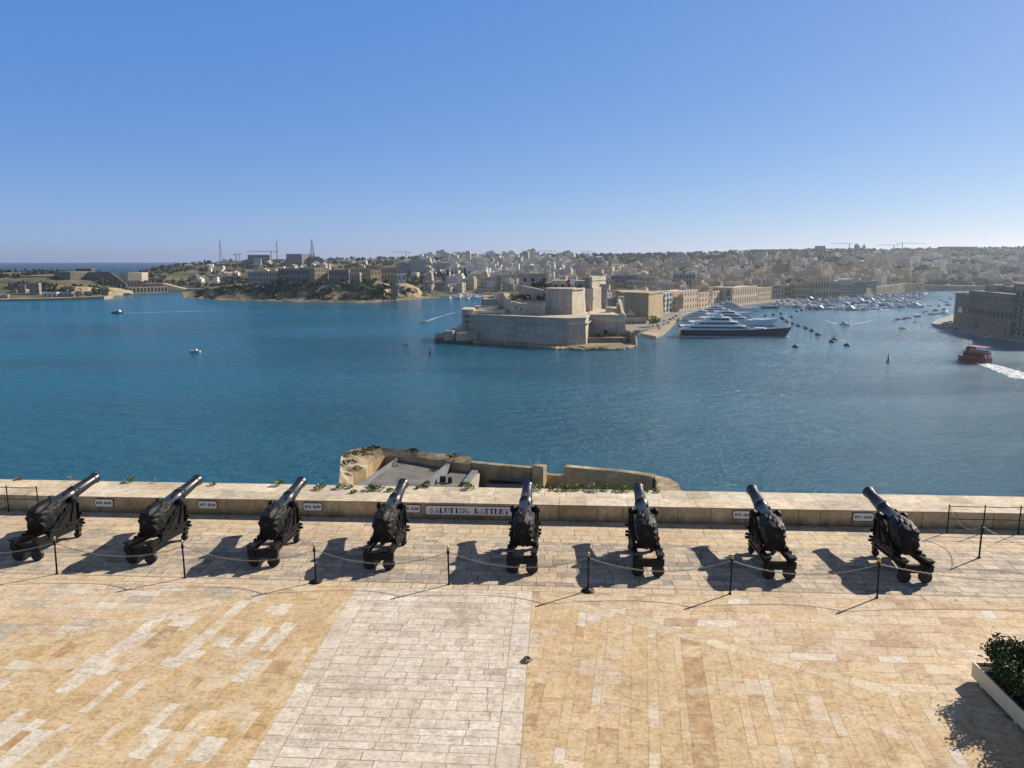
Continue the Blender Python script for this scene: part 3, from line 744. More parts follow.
chain((PP[8].x, PP[8].y, 1.12), (PP[9].x+.2, PP[9].y+1.9, 1.0), .45, 'chain sagging right from the plain black post')

# ------------------------------------------------------------------ weeds on the parapet and on the paving
def leaf_tuft(mb, r, h, n, rnd, m=0, size=0.07, droop=0.3, c=(0,0,0)):
    for i in range(n):
        th = rnd.uniform(0, 6.283); rr = r*math.sqrt(rnd.random())
        base = Vector((rr*math.cos(th)*.4, rr*math.sin(th)*.4, 0)); tip = Vector((rr*math.cos(th), rr*math.sin(th), h*rnd.uniform(.35,1)*(1-.5*(rr/r)**2)))
        d = (tip-base); sd = d.cross(Vector((0,0,1))); sd = sd.normalized() if sd.length > 1e-5 else Vector((1,0,0))
        sd = Matrix.Rotation(rnd.uniform(-.9,.9), 3, d.normalized()) @ sd
        w = size*rnd.uniform(.6,1.2); p0 = base.lerp(tip, .45); p1 = tip
        L = w*1.6; dd = (Matrix.Rotation(rnd.uniform(-1,1),3,'Z') @ d).normalized()
        o = Vector(c)
        mb.add([o+p1-dd*L*.5, o+p1+sd*w*.5, o+p1+dd*L*.6-Vector((0,0,droop*w)), o+p1-sd*w*.5], [(0,1,2,3)], m)
        if i % 3 == 0: mb.add([o+base, o+base+sd*.006, o+p1+sd*.004, o+p1], [(0,1,2,3)], m)
weeds = [(21,479,0,'s'),(5,474,2,'dry'),(74,479,0,'dry'),(132,481,1,'g'),(162,479,0,'dry'),(213,485.5,0,'g'),(279,485.4,1,'g'),(320.5,489,1,'g'),(341,488,1,'g'),(350,488,0,'g'),(354,493,0,'g'),(370.6,490,1,'g'),(379,490,1,'g'),(390,491,0,'g'),(419.5,488,0,'g'),(427,487,0,'g'),
         (469,489,1,'g'),(538,490,1,'g'),(552,490,0,'g'),(563,490,1,'g'),(570,490,1,'g'),(579,489,1,'g'),(596,490,2,'g'),(608,490,1,'g'),(620,491,1,'g'),(628,491,1,'g'),(645,492,0,'g'),(656,492,0,'g')]
wr = random.Random(5)
weeds.sort(); gi = di = 0
for (u, v, sz, kind) in weeds:
    p = on_plane(u, v, PZ)
    a, b = to_ab(p.x, p.y); b = max(b, -2.08); q_ = ab(a, b)
    mb = MB(); dry = kind == 'dry'
    R_ = (0.14, 0.24, 0.36)[sz]; 
    leaf_tuft(mb, R_, R_*(1.6 if dry else 0.95), (26, 60, 130)[sz], wr, 0, 0.05 if dry else 0.085)
    if kind == 's': dry = True
    o = mb.build('weed_tuft', LEAF_DRY if dry else LEAF_WEED); o.location = (q_.x, q_.y, PZ)
    if dry: lab = 'dry brown weed on the parapet, %s of the dry ones' % nth(di); di += 1
    else: lab = '%s green weed on the parapet, %s of the green ones' % (('tiny','small','bushy')[sz], nth(gi)); gi += 1
    tag(o, lab, 'weed', 'weeds growing on the parapet')
p = on_plane(527, 661); mb = MB(); leaf_tuft(mb, .13, .09, 46, wr, 0, .05)
o = mb.build('weed_tuft', LEAF_DARK); o.location = p; tag(o, 'dark weed growing in a joint of the open paving', 'weed')

# ------------------------------------------------------------------ planter with shrubs
PLANT_RZ = R(4.0)
c0 = on_plane(971, 676, 0.1)
pl = empty('planter_box', (c0.x, c0.y, 0), -PLANT_RZ, 'long beige planter box on short feet at the edge of the terrace', 'planter')
PW, PL_ = 1.25, 4.6
BEIGE = plain('beige_planter_paint', (0.74,0.64,0.42), 0.6, 0, 0.1, 1.5)
for (nm, c_, d_) in (('long_panel', (.02,-PL_/2,.29), (.04,PL_,.37)),('long_panel', (PW-.02,-PL_/2,.29), (.04,PL_,.37)),('end_panel', (PW/2,-.02,.29), (PW-.084,.04,.37)),('end_panel', (PW/2,-PL_+.02,.29), (PW-.084,.04,.37))):
    mb = MB(); mb.box(c_, d_); mb.build(nm, BEIGE, pl)
mb = MB(); mb.box((PW/2,-PL_/2,.26), (PW-.084,PL_-.084,.30)); mb.build('soil', plain('soil', (.05,.035,.022), .95, 0, .4, 8, .5), pl)
for (x, y) in ((.10,-.35),(PW-.10,-.35),(.10,-1.75),(PW-.10,-1.75),(.10,-3.2),(PW-.10,-3.2),(.10,-4.3),(PW-.10,-4.3)):
    mb = MB(); mb.box((x, y, .05), (.09,.09,.10)); mb.build('foot', BEIGE, pl)
def make_shrub(seed, h, rx, ry, label):
    rn = random.Random(seed)
    o = empty('leafy_shrub', (0,0,0), 0, label, 'shrub', 'shrubs in the planter box')
    st = MB(); fo = MB()
    for i in range(26):
        th = rn.uniform(0, 6.283); k = math.sqrt(rn.random())
        tip = Vector((rx*k*math.cos(th), ry*k*math.sin(th), h*rn.uniform(.55,1.0)*(1-.25*k)))
        base = Vector((rx*.25*k*math.cos(th), ry*.35*k*math.sin(th), 0)); mid = base.lerp(tip, .5) + Vector((rn.uniform(-.05,.05),rn.uniform(-.05,.05),.06))
        st.tube([base, mid, tip], .014, 5, r1=.005)
        for j in range(120):
            t = rn.random()**.6; c_ = base.lerp(tip, .25 + .75*t) + Vector((rn.gauss(0,.085), rn.gauss(0,.085), rn.gauss(0,.07)))
            if c_.z < .02: c_.z = .03
            L = rn.uniform(.07,.12); w = L*.42
            q = Euler((rn.uniform(-.9,.9), rn.uniform(-.9,.9), rn.uniform(0,6.28))).to_matrix()
            fo.add([c_ + q @ Vector(p_) for p_ in ((-L/2,0,0),(-L*.1,w/2,.012),(L*.25,w*.42,.012),(L/2,0,-.01),(L*.25,-w*.42,.012),(-L*.1,-w/2,.012))], [(0,1,2,3),(0,3,4,5)])
    st.build('stem', TRUNK, o); fo.build('foliage', LEAF_SHRUB, o)
    return o
M_ = Matrix.Translation(pl.location) @ Matrix.Rotation(-PLANT_RZ, 4, 'Z')
for (x, y, h, rx, ry, sd, lab) in ((.46,-.52,1.02,.58,.56,1,'dark leafy shrub at the far end of the planter box'),(.52,-1.45,1.10,.66,.66,2,'dark leafy shrub second from the far end of the planter box'),(.98,-.66,1.30,.5,.55,4,'tallest dark leafy shrub against the far outer corner of the planter'),(.5,-2.6,1.12,.66,.75,3,'dark leafy shrub nearest the viewer in the planter box'),(.6,-3.8,1.0,.55,.6,5,None)):
    if lab is None: continue
    s_ = make_shrub(sd, h, rx, ry, lab); s_.location = M_ @ Vector((x, y, .40)); s_.rotation_euler = (0,0,-PLANT_RZ)
# ------------------------------------------------------------------ near bastion below the parapet
def xy(u, y): return Vector(((u-512)/FPX*y*1.004, y))
def zat(v, y): return 10 + slope(v)*y
def pt(u, v, y): return at_depth(u, v, y)
def wall_run(mb, pts, th, z0, z1, m=0, m_top=None, wob=0.0):
    """thick wall along a plan polyline; z1 may be a list"""
    n = len(pts); L, Rr = [], []
    for i in range(n):
        a, b = Vector(pts[max(i-1,0)][:2]), Vector(pts[min(i+1,n-1)][:2])
        d = (b-a).normalized(); N = Vector((-d.y, d.x))
        L.append(Vector(pts[i][:2]) + N*th/2); Rr.append(Vector(pts[i][:2]) - N*th/2)
    Z = z1 if isinstance(z1, (list, tuple)) else [z1]*n
    vs = []
    for i in range(n):
        vs += [(L[i].x,L[i].y,z0),(Rr[i].x,Rr[i].y,z0),(Rr[i].x,Rr[i].y,Z[i]),(L[i].x,L[i].y,Z[i])]
    fs, ft = [], []
    for i in range(n-1):
        o, q = i*4, i*4+4
        fs += [(o+1,q+1,q+2,o+2),(q,o,o+3,q+3),(o,q,q+1,o+1)]; ft.append((o+2,q+2,q+3,o+3))
    fs += [(0,1,2,3),((n-1)*4+3,(n-1)*4+2,(n-1)*4+1,(n-1)*4)]
    mb.add(vs, fs, m); mb.add(vs, ft, m if m_top is None else m_top)
def arc(cx, cy, rx, ry, a0, a1, n): return [(cx+rx*math.cos(R(lerp(a0,a1,i/n))), cy+ry*math.sin(R(lerp(a0,a1,i/n)))) for i in range(n+1)]

BAST_TOP = stone('bastion_top', (.13,.10,.06), (.34,.27,.17), (.52,.44,.31), .45, 1.8, streak=False, stain=0, bdist=.08)
BZ = -14.0                                       # walk level of the bastion's parapet
bast = empty('harbour_bastion', (0, 85, SEA), 0, 'weathered stone bastion with curved parapets just below the terrace', 'bastion')
loc = lambda o: setattr(o, 'matrix_parent_inverse', bast.matrix_world.inverted())
def bchild(mb, nm, mats):
    o = mb.build(nm, mats); o.parent = bast; o.location = (0, -85, -SEA); return o
pz = lambda u, v, z=BZ: on_plane(u, v, z)
# round end: broad sloping parapet curving from the near left corner round to the right
outer = [pz(338,492), pz(340,470), pz(341,456), pz(350,450), pz(363,448), pz(380,447.6), pz(410,450), pz(440,453.5), pz(471,456.5)]
inner = [pz(352,492), pz(353,474,BZ-.6), pz(366,470,BZ-.6), pz(372,461,BZ-.8), pz(385,456.5,BZ-.8), pz(400,455.5,BZ-.6), pz(420,457.5,BZ-.5), pz(445,461,BZ-.4), pz(471,464,BZ-.4)]
mb = MB(); n = len(outer)
vs = [(p.x, p.y, SEA-1) for p in outer] + [(p.x, p.y, BZ) for p in outer] + [(p.x, p.y, p.z) for p in inner] + [(p.x, p.y, BZ-5) for p in inner]
fs = []; ft = []
for i in range(n-1):
    fs += [(i+1,i,n+i,n+i+1), (2*n+i+1,2*n+i,3*n+i,3*n+i+1)]; ft.append((n+i+1,n+i,2*n+i,2*n+i+1))
fs += [(n-1,2*n-1,3*n-1,4*n-1),(0,3*n,2*n,n)]
mb.add(vs, fs, 0); mb.add(vs, ft, 1); bchild(mb, 'round_parapet', [LIME_BAST, BAST_TOP])
# right hand parapet wall with an opening and a curved shoulder
def bwall(px, z0, th, nm, mats, ztop=BZ):
    mb = MB(); wall_run(mb, [pz(u, v, ztop) for u, v in px], th, z0, ztop, 0, 1); return bchild(mb, nm, mats)
bwall([(471,461.5),(500,464.5),(530,467),(540,466)], SEA-1, .9, 'parapet_wall', [LIME_BAST, BAST_TOP], BZ-.3)
bwall([(534,464.4),(545,465.8)], SEA-1, 1.0, 'parapet_pier', [LIME_BAST, BAST_TOP], BZ+.25)
bwall([(542,473.6),(566,475.5)], SEA-1, .8, 'embrasure_sill', [LIME_BAST, BAST_TOP], BZ-1.2)
bwall([(565,465.5),(590,468),(620,470.5),(640,473),(655,476.0)], SEA-1, 1.0, 'parapet_wall', [LIME_BAST, BAST_TOP], BZ)
o_ = [pz(655,474.5), pz(668,477), pz(678,482), pz(682,492), pz(682,503)]; i_ = [pz(655,478.5), pz(657,482), pz(656,488), pz(655,494), pz(655,503)]
mb = MB(); n = len(o_)
vs = [(p.x,p.y,SEA-1) for p in o_] + [(p.x,p.y,BZ-.1) for p in o_] + [(p.x,p.y,BZ) for p in i_] + [(p.x,p.y,BZ-5) for p in i_]
fs = []; ft = []
for i in range(n-1):
    fs += [(i+1,i,n+i,n+i+1),(2*n+i+1,2*n+i,3*n+i,3*n+i+1)]; ft.append((n+i+1,n+i,2*n+i,2*n+i+1))
mb.add(vs, fs, 0); mb.add(vs, ft, 1); bchild(mb, 'shoulder_parapet', [LIME_BAST, BAST_TOP])
mb = MB(); q = [pz(346,500), pz(682,505), pz(668,480), pz(560,471), pz(470,461), pz(372,454), pz(346,470)]
mb.prism([(p.x,p.y) for p in q], SEA-1, BZ-2.9); bchild(mb, 'courtyard', GREY_CONC)
br_ = random.Random(9)
for i, (u, v) in enumerate(((352,455),(362,452),(374,449.5),(349,464),(356,471),(412,452.5),(453,457.5))):
    mb = MB(); leaf_tuft(mb, .9, .55, 90, br_, 0, .22); o = mb.build('weed_tuft', (LEAF_MID, LEAF_DRY, LEAF_DARK)[i % 3]); o.location = pz(u, v, BZ-.05)
    tag(o, '%s scrub growing on the top of the round bastion wall, %s' % (('green','dry brown','dark')[i % 3], nth(sorted((352,362,374,349,356,412,453)).index(u))), 'weed', 'scrub on the bastion wall')
# grey flat-roofed building standing in the bastion
bl = empty('flat_roofed_building', (0, 85, BZ-3), 0, 'grey flat-roofed building with raised roof parapets inside the bastion', 'building')
def blchild(mb, nm, mats):
    o = mb.build(nm, mats); o.parent = bl; o.location = (0, -85, -(BZ-3)); return o
RZ = BZ - 1.3
roof = [pz(360,490,RZ), pz(425,490,RZ), pz(452,461.5,RZ), pz(400,458,RZ)]
mb = MB(); mb.prism([(p.x,p.y) for p in roof], BZ-6, RZ); blchild(mb, 'roof', GREY_ROOF)
def rwall(px, th, z1, nm='roof_parapet', mat=STEEL_GREY):
    mb = MB(); wall_run(mb, [pz(u,v,RZ) for u,v in px], th, RZ-1.5, z1, 0); return blchild(mb, nm, mat)
rwall([(358,488.5),(400,459.5)], .35, RZ+.38); rwall([(400,460),(452,464)], .35, RZ+.8); rwall([(428,487),(453,465.5)], .45, RZ+.75)
mb = MB(); q = [pz(428,490,RZ), pz(462,490,RZ), pz(478,470,RZ), pz(455,468,RZ)]
mb.prism([(p.x,p.y) for p in q], BZ-6, RZ-.1); blchild(mb, 'lower_roof', GREY_ROOF)
rwall([(466,485),(478,469.5)], .8, RZ+.35, 'white_edge', GREY_CONC)
mb = MB(); q = [pz(462,490,RZ), pz(473,491,RZ), pz(480,474,RZ), pz(478,471,RZ)]; mb.prism([(p.x,p.y) for p in q], BZ-6, RZ+.1); blchild(mb, 'wall', plain('cream_render', (.42,.36,.27), .9, 0, .2, .8))
for (u0,u1,v) in ((440,446,481),(448,452,482)):
    a, b = pz(u0,v,RZ), pz(u1,v,RZ); mb = MB(); mb.box(((a.x+b.x)/2, a.y, RZ+.25), (b.x-a.x, .5, .6)); blchild(mb, 'roof_vent', DARK_STEEL)
a, b = pz(487,481,BZ-1.3), pz(532,484,BZ-1.3)
sh = empty('dark_shed', (a.x, a.y, BZ-3.5), 0, 'long low shed with a dark ribbed roof under the bastion wall', 'shed')
mb = MB(); d = (b-a); n_ = 14
for i in range(n_):
    c_ = a.lerp(b, (i+.5)/n_); mb.box((c_.x-a.x, c_.y-a.y+1.0, 2.1), (d.length/n_*.92, 2.6, .12 if i % 2 else .18), rot=Matrix.Rotation(R(-16),3,'X'))
mb.build('roof', DARK_STEEL, sh)
mb = MB(); mb.box(((b.x-a.x)/2, 1.2, .85), (d.length, 2.1, 1.9)); mb.build('wall', GREY_CONC, sh)

# ------------------------------------------------------------------ land: one relief for the far shores and hills
# per sight direction u: shore row, then (row, distance) of the foot, middle and ridge, then where it falls away
LAND = [(-260,302.5,(293,1420),(284,1560),(274,1750),(290,2300)),(-60,301,(292,1330),(282,1500),(273.5,1700),(292,2100)),(0,300.6,(291,1330),(281,1480),(273.2,1650),(290,2000)),(55,298.6,(289,1370),(280,1500),(272.8,1650),(290,2000)),(100,296.6,(288,1420),(281,1520),(273.2,1680),(289,2000)),
 (128,292.6,(287,1560),(282,1640),(275.2,1760),(287,2100)),(150,291.8,(286,1620),(279,1800),(272.5,2050),(282,2600)),(175,291.3,(285,1700),(274,2000),(266.5,2350),(274,3000)),(200,291.3,(284,1750),(272,2150),(264.5,2500),(270,3300)),(235,291.3,(283,1750),(272,2150),(262.8,2600),(266,3400)),(300,292,(283,1700),(271,2200),(261.2,2700),(264,3500)),
 (350,293,(283,1650),(270,2200),(259.5,2800),(262,3600)),(400,296.2,(284,1560),(270,2200),(258.2,2900),(261,3700)),(440,296.6,(285,1540),(269,2250),(257.2,3000),(260,3800)),(480,294.6,(286,1520),(268,2250),(256.2,3100),(259,3900)),(560,294.6,(286,1520),(268,2300),(255.8,3200),(258,4200)),
 (620,297,(285,1560),(268,2300),(255.2,3200),(257,4200)),(700,297,(285,1560),(266,2350),(253.6,3300),(256,4300)),(760,297,(285,1560),(265,2350),(251.6,3300),(254,4300)),(800,294.5,(284,1560),(264,2350),(250.6,3300),(253,4300)),(860,292.5,(281,1700),(263,2500),(250.6,3300),(253,4300)),
 (905,291,(281,1850),(262,2500),(250.4,3300),(253,4300)),(950,289.5,(280.5,1950),(262,2500),(249.6,3300),(252,4300)),(1024,289,(280,1950),(262,2500),(248.2,3300),(251,4300)),(1300,289,(280,1950),(262,2500),(246,3300),(249,4300))]
COLS = []
for c_ in LAND:
    ys = 53.6/ -slope(c_[1]) if False else (SEA+1.2-10)/slope(c_[1])
    COLS.append((c_[0], [(ys, SEA+1.2)] + [(y, zat(v, y)) for v, y in c_[2:6]]))
def profile(u):
    u = max(COLS[0][0], min(COLS[-1][0], u))
    for i in range(len(COLS)-1):
        if COLS[i][0] <= u <= COLS[i+1][0]:
            t = (u-COLS[i][0])/(COLS[i+1][0]-COLS[i][0])
            return [(lerp(a[0],b[0],t), lerp(a[1],b[1],t)) for a, b in zip(COLS[i][1], COLS[i+1][1])]
def ground(x, y):
    """height of the land at a point, or None over water"""
    pr = profile(512 + x/y*FPX/1.004)
    if y < pr[0][0]: return None
    for a, b in zip(pr, pr[1:]):
        if y <= b[0]:
            t = (y-a[0])/max(1e-6, b[0]-a[0]); return lerp(a[1], b[1], t)
    return pr[-1][1]
def land_mat(name, stops, scale=0.012):
    m, nt, b = new_mat(name)
    g = nt.nodes.new('ShaderNodeNewGeometry'); P = g.outputs['Position']
    n1 = noise_node(nt, scale, 8, 0.68, vec=P); n2 = noise_node(nt, 0.09, 6, 0.6, vec=P)
    r1 = ramp(nt, n1.outputs[0], stops); r2 = ramp(nt, n2.outputs[0], [(0.3,0.6),(0.7,1.2)])
    c = mix(nt, 1.0, r1.outputs[0], r2.outputs[0], 'MULTIPLY')
    nt.links.new(c, b.inputs['Base Color']); b.inputs['Roughness'].default_value = 1.0; b.inputs['Specular IOR Level'].default_value = 0.05
    bump(nt, b, n2.outputs[0], 0.8, 3.0)
    return m
LANDM = land_mat('scrub_and_dry_grass', [(0.34,(0.060,0.070,0.036)),(0.47,(0.105,0.105,0.058)),(0.60,(0.19,0.165,0.10)),(0.72,(0.33,0.28,0.18))])
mb = MB(); NU = 260; us = [lerp(-260,1300,i/NU) for i in range(NU+1)]
SUB = [0,.03,.5,1,1.25,1.5,1.75,2,2.2,2.4,2.6,2.8,3,3.5,4]; vs = []
for u in us:
    pr = profile(u)
    vs.append((xy(u,pr[0][0]-6).x, pr[0][0]-6, SEA-2))
    for s_ in SUB:
        i = min(3, int(s_)); t = s_-i; y = lerp(pr[i][0],pr[i+1][0],t); z = lerp(pr[i][1],pr[i+1][1],t)
        x = xy(u,y).x
        k = min(1, s_*2)
        y2 = y + 14*noise.noise(Vector((x*.012, 3.1, 0)))*(1 if s_ < .1 else 0)
        z += k*(noise.noise(Vector((x*.006, y*.006, 1)))*4 + noise.noise(Vector((x*.03, y*.03, 2)))*1.5) if s_ > .2 else (1.5*noise.noise(Vector((x*.05,y*.05,4))) if s_ > 0 else 0)
        vs.append((x*y2/y, y2, z))
w = len(SUB)+1
mb.add(vs, [(i*w+j, (i+1)*w+j, (i+1)*w+j+1, i*w+j+1) for i in range(NU) for j in range(w-1)], 0, True)
tag(mb.build('hills', LANDM), None, None, None, 'structure')

# ------------------------------------------------------------------ the headland with the palace (left of centre)
HEAD = [(186,297.6,296.5,1300),(196,298.4,294,1300),(215,299.6,290.5,1300),(240,300.3,287.0,1290),(270,301.0,285.5,1285),(300,301.4,284.6,1280),(330,301.8,283.8,1275),(355,302.2,283.2,1270),(375,301.8,283.0,1275),(392,300.4,286.5,1290),(408,299.3,289.5,1310),(425,297.9,292,1340),(440,297.2,294,1370)]
def head_at(u):
    for a, b in zip(HEAD, HEAD[1:]):
        if a[0] <= u <= b[0]:
            t = (u-a[0])/(b[0]-a[0]); return [lerp(p,q,t) for p, q in zip(a, b)]
    return list(HEAD[0] if u < HEAD[0][0] else HEAD[-1])
mb = MB(); us = [lerp(186,440,i/130) for i in range(131)]; vs = []
for u in us:
    _, v0, v1, yc = head_at(u)
    ys = (SEA+.5-10)/slope(v0); ztop = zat(v1, ys+70)
    e = min(1, (u-186)/25, (440-u)/15); e = max(e, .02)
    for (dy, f) in ((-7,-.08),(0,0),(8,.07),(16,.10),(26,.28),(34,.50),(46,.62),(54,.93),(70,1.0),(250,1.0),(330,.3)):
        x = xy(u, ys+dy).x
        nn = noise.noise(Vector((x*.04, dy*.06, 5)))
        yy = ys+dy + (8*nn if 5 < dy < 60 else 2*nn); z = SEA+.5 + (ztop-SEA-.5)*f*(e if f > 0 else 1)
        if f < 0: z = SEA-3
        elif .05 < f < 1: z += 3.5*noise.noise(Vector((x*.07, dy*.1, 7)))
        elif dy == 0: z += 1.0*noise.noise(Vector((x*.1, 0, 7)))
        vs.append((xy(u,yy).x, yy, z))
mb.add(vs, [(i*11+j,(i+1)*11+j,(i+1)*11+j+1,i*11+j+1) for i in range(130) for j in range(10)], 0, True)
m, nt, b = new_mat('cliff_with_scrub')
g = nt.nodes.new('ShaderNodeNewGeometry'); P = g.outputs['Position']
sp = nt.nodes.new('ShaderNodeSeparateXYZ'); nt.links.new(P, sp.inputs[0])
n1 = noise_node(nt, .022, 7, .65, vec=P); n2 = noise_node(nt, .16, 6, .65, vec=P)
rk = ramp(nt, n2.outputs[0], [(.3,(.15,.125,.085)),(.7,(.34,.28,.19))]); gr = ramp(nt, n2.outputs[0], [(.3,(.016,.024,.013)),(.7,(.055,.065,.034))])
hz = nt.nodes.new('ShaderNodeMapRange'); hz.inputs[1].default_value = SEA+.4; hz.inputs[2].default_value = SEA+3; nt.links.new(sp.outputs[2], hz.inputs[0])
gm = ramp(nt, n1.outputs[0], [(.47,1.0),(.57,0.0)])
mu = nt.nodes.new('ShaderNodeMath'); mu.operation = 'MULTIPLY'; nt.links.new(hz.outputs[0], mu.inputs[0]); nt.links.new(gm.outputs[0], mu.inputs[1])
nt.links.new(mix(nt, mu.outputs[0], rk.outputs[0], gr.outputs[0]), b.inputs['Base Color']); b.inputs['Roughness'].default_value = 1; b.inputs['Specular IOR Level'].default_value = .05
bump(nt, b, n2.outputs[0], .9, 2.0)
CLIFF = m
tag(mb.build('headland', CLIFF), None, None, None, 'structure')

# ------------------------------------------------------------------ generic buildings
CREAM, HONEY, GREYB, WHITEB, PINKB = (.54,.45,.31,1), (.53,.41,.25,1), (.36,.33,.29,1), (.68,.65,.58,1), (.52,.40,.29,1)
def facade(name, p0, p1, depth, z0, z1, label, cat='building', color=CREAM, floors=3, bays=8, ww=.42, wh=.55, group=None, winmat=WINDOW_SHADE, wallmat=None, cornice=True, side=True, arches=False, zlo=0.0, roof_bits=0, back=None):
    """a building whose front runs from p0 to p1 (plan), depth metres behind; each window is a part"""
    p0, p1 = Vector(p0[:2]), Vector(p1[:2]); d = p1-p0; L = d.length; rz = math.atan2(d.y, d.x)
    o = empty(name, (p0.x, p0.y, z0), rz, label, cat, group)
    H = z1-z0; wm = wallmat or HOUSE
    mb = MB(); mb.box((L/2, depth/2, H/2), (L, depth, H))
    w = mb.build('wall', wm, o); w.color = color
    mb = MB()
    if cornice:
        mb.box((L/2, depth/2, H+.25), (L+.8, depth+.8, .5)); 
        for (cx, cy, lx, ly) in ((L/2,.2,L+.3,.4),(L/2,depth-.2,L+.3,.4),(.05,depth/2,.4,depth-.9),(L-.05,depth/2,.4,depth-.9)): mb.box((cx,cy,H+.95),(lx,ly,.9))
        c = mb.build('cornice', wm, o); c.color = [min(1,k*1.08) for k in color[:3]]+[1]
    rr = random.Random(hash(name) % 97 + int(p0.x*3) % 31)
    for i in range(roof_bits):
        mb = MB(); a, b, h = rr.uniform(3,6), rr.uniform(3,5), rr.uniform(2,3.4); mb.box((rr.uniform(.15,.85)*L, rr.uniform(.3,.7)*depth, H+.5+h/2), (a,b,h)); c = mb.build('roof_room', wm, o); c.color = color
    cell, fh = L/bays, (H-zlo)/floors
    src = None
    for f in range(floors):
        for k in range(bays):
            if src is None:
                mb = MB(); W_, Hh = cell*ww, fh*wh
                if arches:
                    pts = [(-W_/2,-Hh/2),(W_/2,-Hh/2)] + [(W_/2*math.cos(R(t)), Hh/2-W_/2+W_/2*math.sin(R(t))) for t in range(0,181,30)]
                else: pts = [(-W_/2,-Hh/2),(W_/2,-Hh/2),(W_/2,Hh/2),(-W_/2,Hh/2)]
                n = len(pts); mb.add([(x,-.06,z) for x,z in pts]+[(x,.2,z) for x,z in pts], [tuple(range(n))]+[((i+1)%n,i,n+i,n+(i+1)%n) for i in range(n)])
                src = mb.build('window', winmat, o); q = src
            else:
                q = src.copy(); COL.objects.link(q); q.parent = o
            q.location = ((k+.5)*cell, 0, zlo+(f+.52)*fh)
    if side:
        nb = max(1, int(depth/cell)); src2 = None
        for sx, rot in ((0, -math.pi/2), (L, math.pi/2)):
            for f in range(floors):
                for k in range(nb):
                    q = src.copy(); COL.objects.link(q); q.parent = o; q.rotation_euler = (0,0,rot)
                    q.location = (sx, (k+.5)*depth/nb, zlo+(f+.52)*fh)
    return o

# ------------------------------------------------------------------ Fort on the point
fort = empty('harbour_fort', (40, 620, SEA), 0, 'massive tiered limestone fort rising from the water on the point', 'fort')
def fchild(mb, nm, mats, parent=None):
    o = mb.build(nm, mats); o.parent = parent or fort
    if parent is None: o.location = (-40, -620, -SEA)
    return o
FST = stone('fort_stone', (0.50,0.43,0.33), (0.62,0.54,0.42), (0.68,0.60,0.48), 0.035, 0.5, course=1.5, stain=0.32, bdist=0.25)
FTOP = stone('fort_paving', (0.44,0.38,0.28), (0.53,0.46,0.34), (0.58,0.51,0.40), 0.05, 0.6, streak=False, stain=0)
def P2(u, y): p = xy(u, y); return (p.x, p.y)
def bat(pts, k):                                   # lean a plan polygon inwards
    c = sum((Vector(p) for p in pts), Vector((0,0)))/len(pts); return [tuple(Vector(p)+(c-Vector(p)).normalized()*k) for p in pts]
# lower enceinte: the great salient
low = [P2(467,618), P2(520,592), P2(548,578), P2(569,571), P2(586.5,577), P2(595,640), P2(612,720), P2(480,720)]
lowt = bat(low, 2.2); ztop = -34.6
mb = MB(); mb.prism(low, SEA-2, ztop, 0, lowt); fchild(mb, 'lower_rampart', FST)
mb = MB(); wall_run(mb, [Vector(p) for p in lowt[:6]], 1.6, ztop-.2, ztop+1.2, 0, 1); fchild(mb, 'rampart_parapet', [FST, FTOP])
mb = MB(); wall_run(mb, [Vector(bat(low,-.35)[i]) for i in range(6)], .9, ztop-3.6, ztop-3.0); fchild(mb, 'string_course', FST)
# recessed curtain to the right, with its gate and the low wall before it
cur = [P2(588,612), P2(625.5,604), P2(625,640), P2(618,720), P2(590,720)]
mb = MB(); mb.prism(cur, SEA-2, zat(315.3,608), 0, bat(cur,1.2)); fchild(mb, 'right_curtain', FST)
mb = MB(); a, b = Vector(P2(589,610)), Vector(P2(625,602.5)); wall_run(mb, [a+Vector((.2,-.4)), b+Vector((0,-.4))], 1.4, zat(318,608), zat(314.4,608)); fchild(mb, 'rampart_parapet', FST)
mb = MB(); q = at_depth(605.3, 333.5, 607.6); mb.box((q.x, 606.0, q.z), (2.4,3.0,3.8)); mb.lathe([(-1.5,1.2),(1.5,1.2)], Matrix.Translation((q.x,606.0,q.z+1.9)), 14); fchild(mb, 'gateway', DARK_STEEL)
lw = [P2(585.5,588), P2(627,586), P2(628,604), P2(586.5,606)]
mb = MB(); mb.prism(lw, SEA-2, zat(337.6,588)); fchild(mb, 'low_battery', stone('stained_fort_stone', (.20,.155,.10),(.27,.21,.14),(.33,.27,.19), .05,.5, course=1.2, bdist=.2))
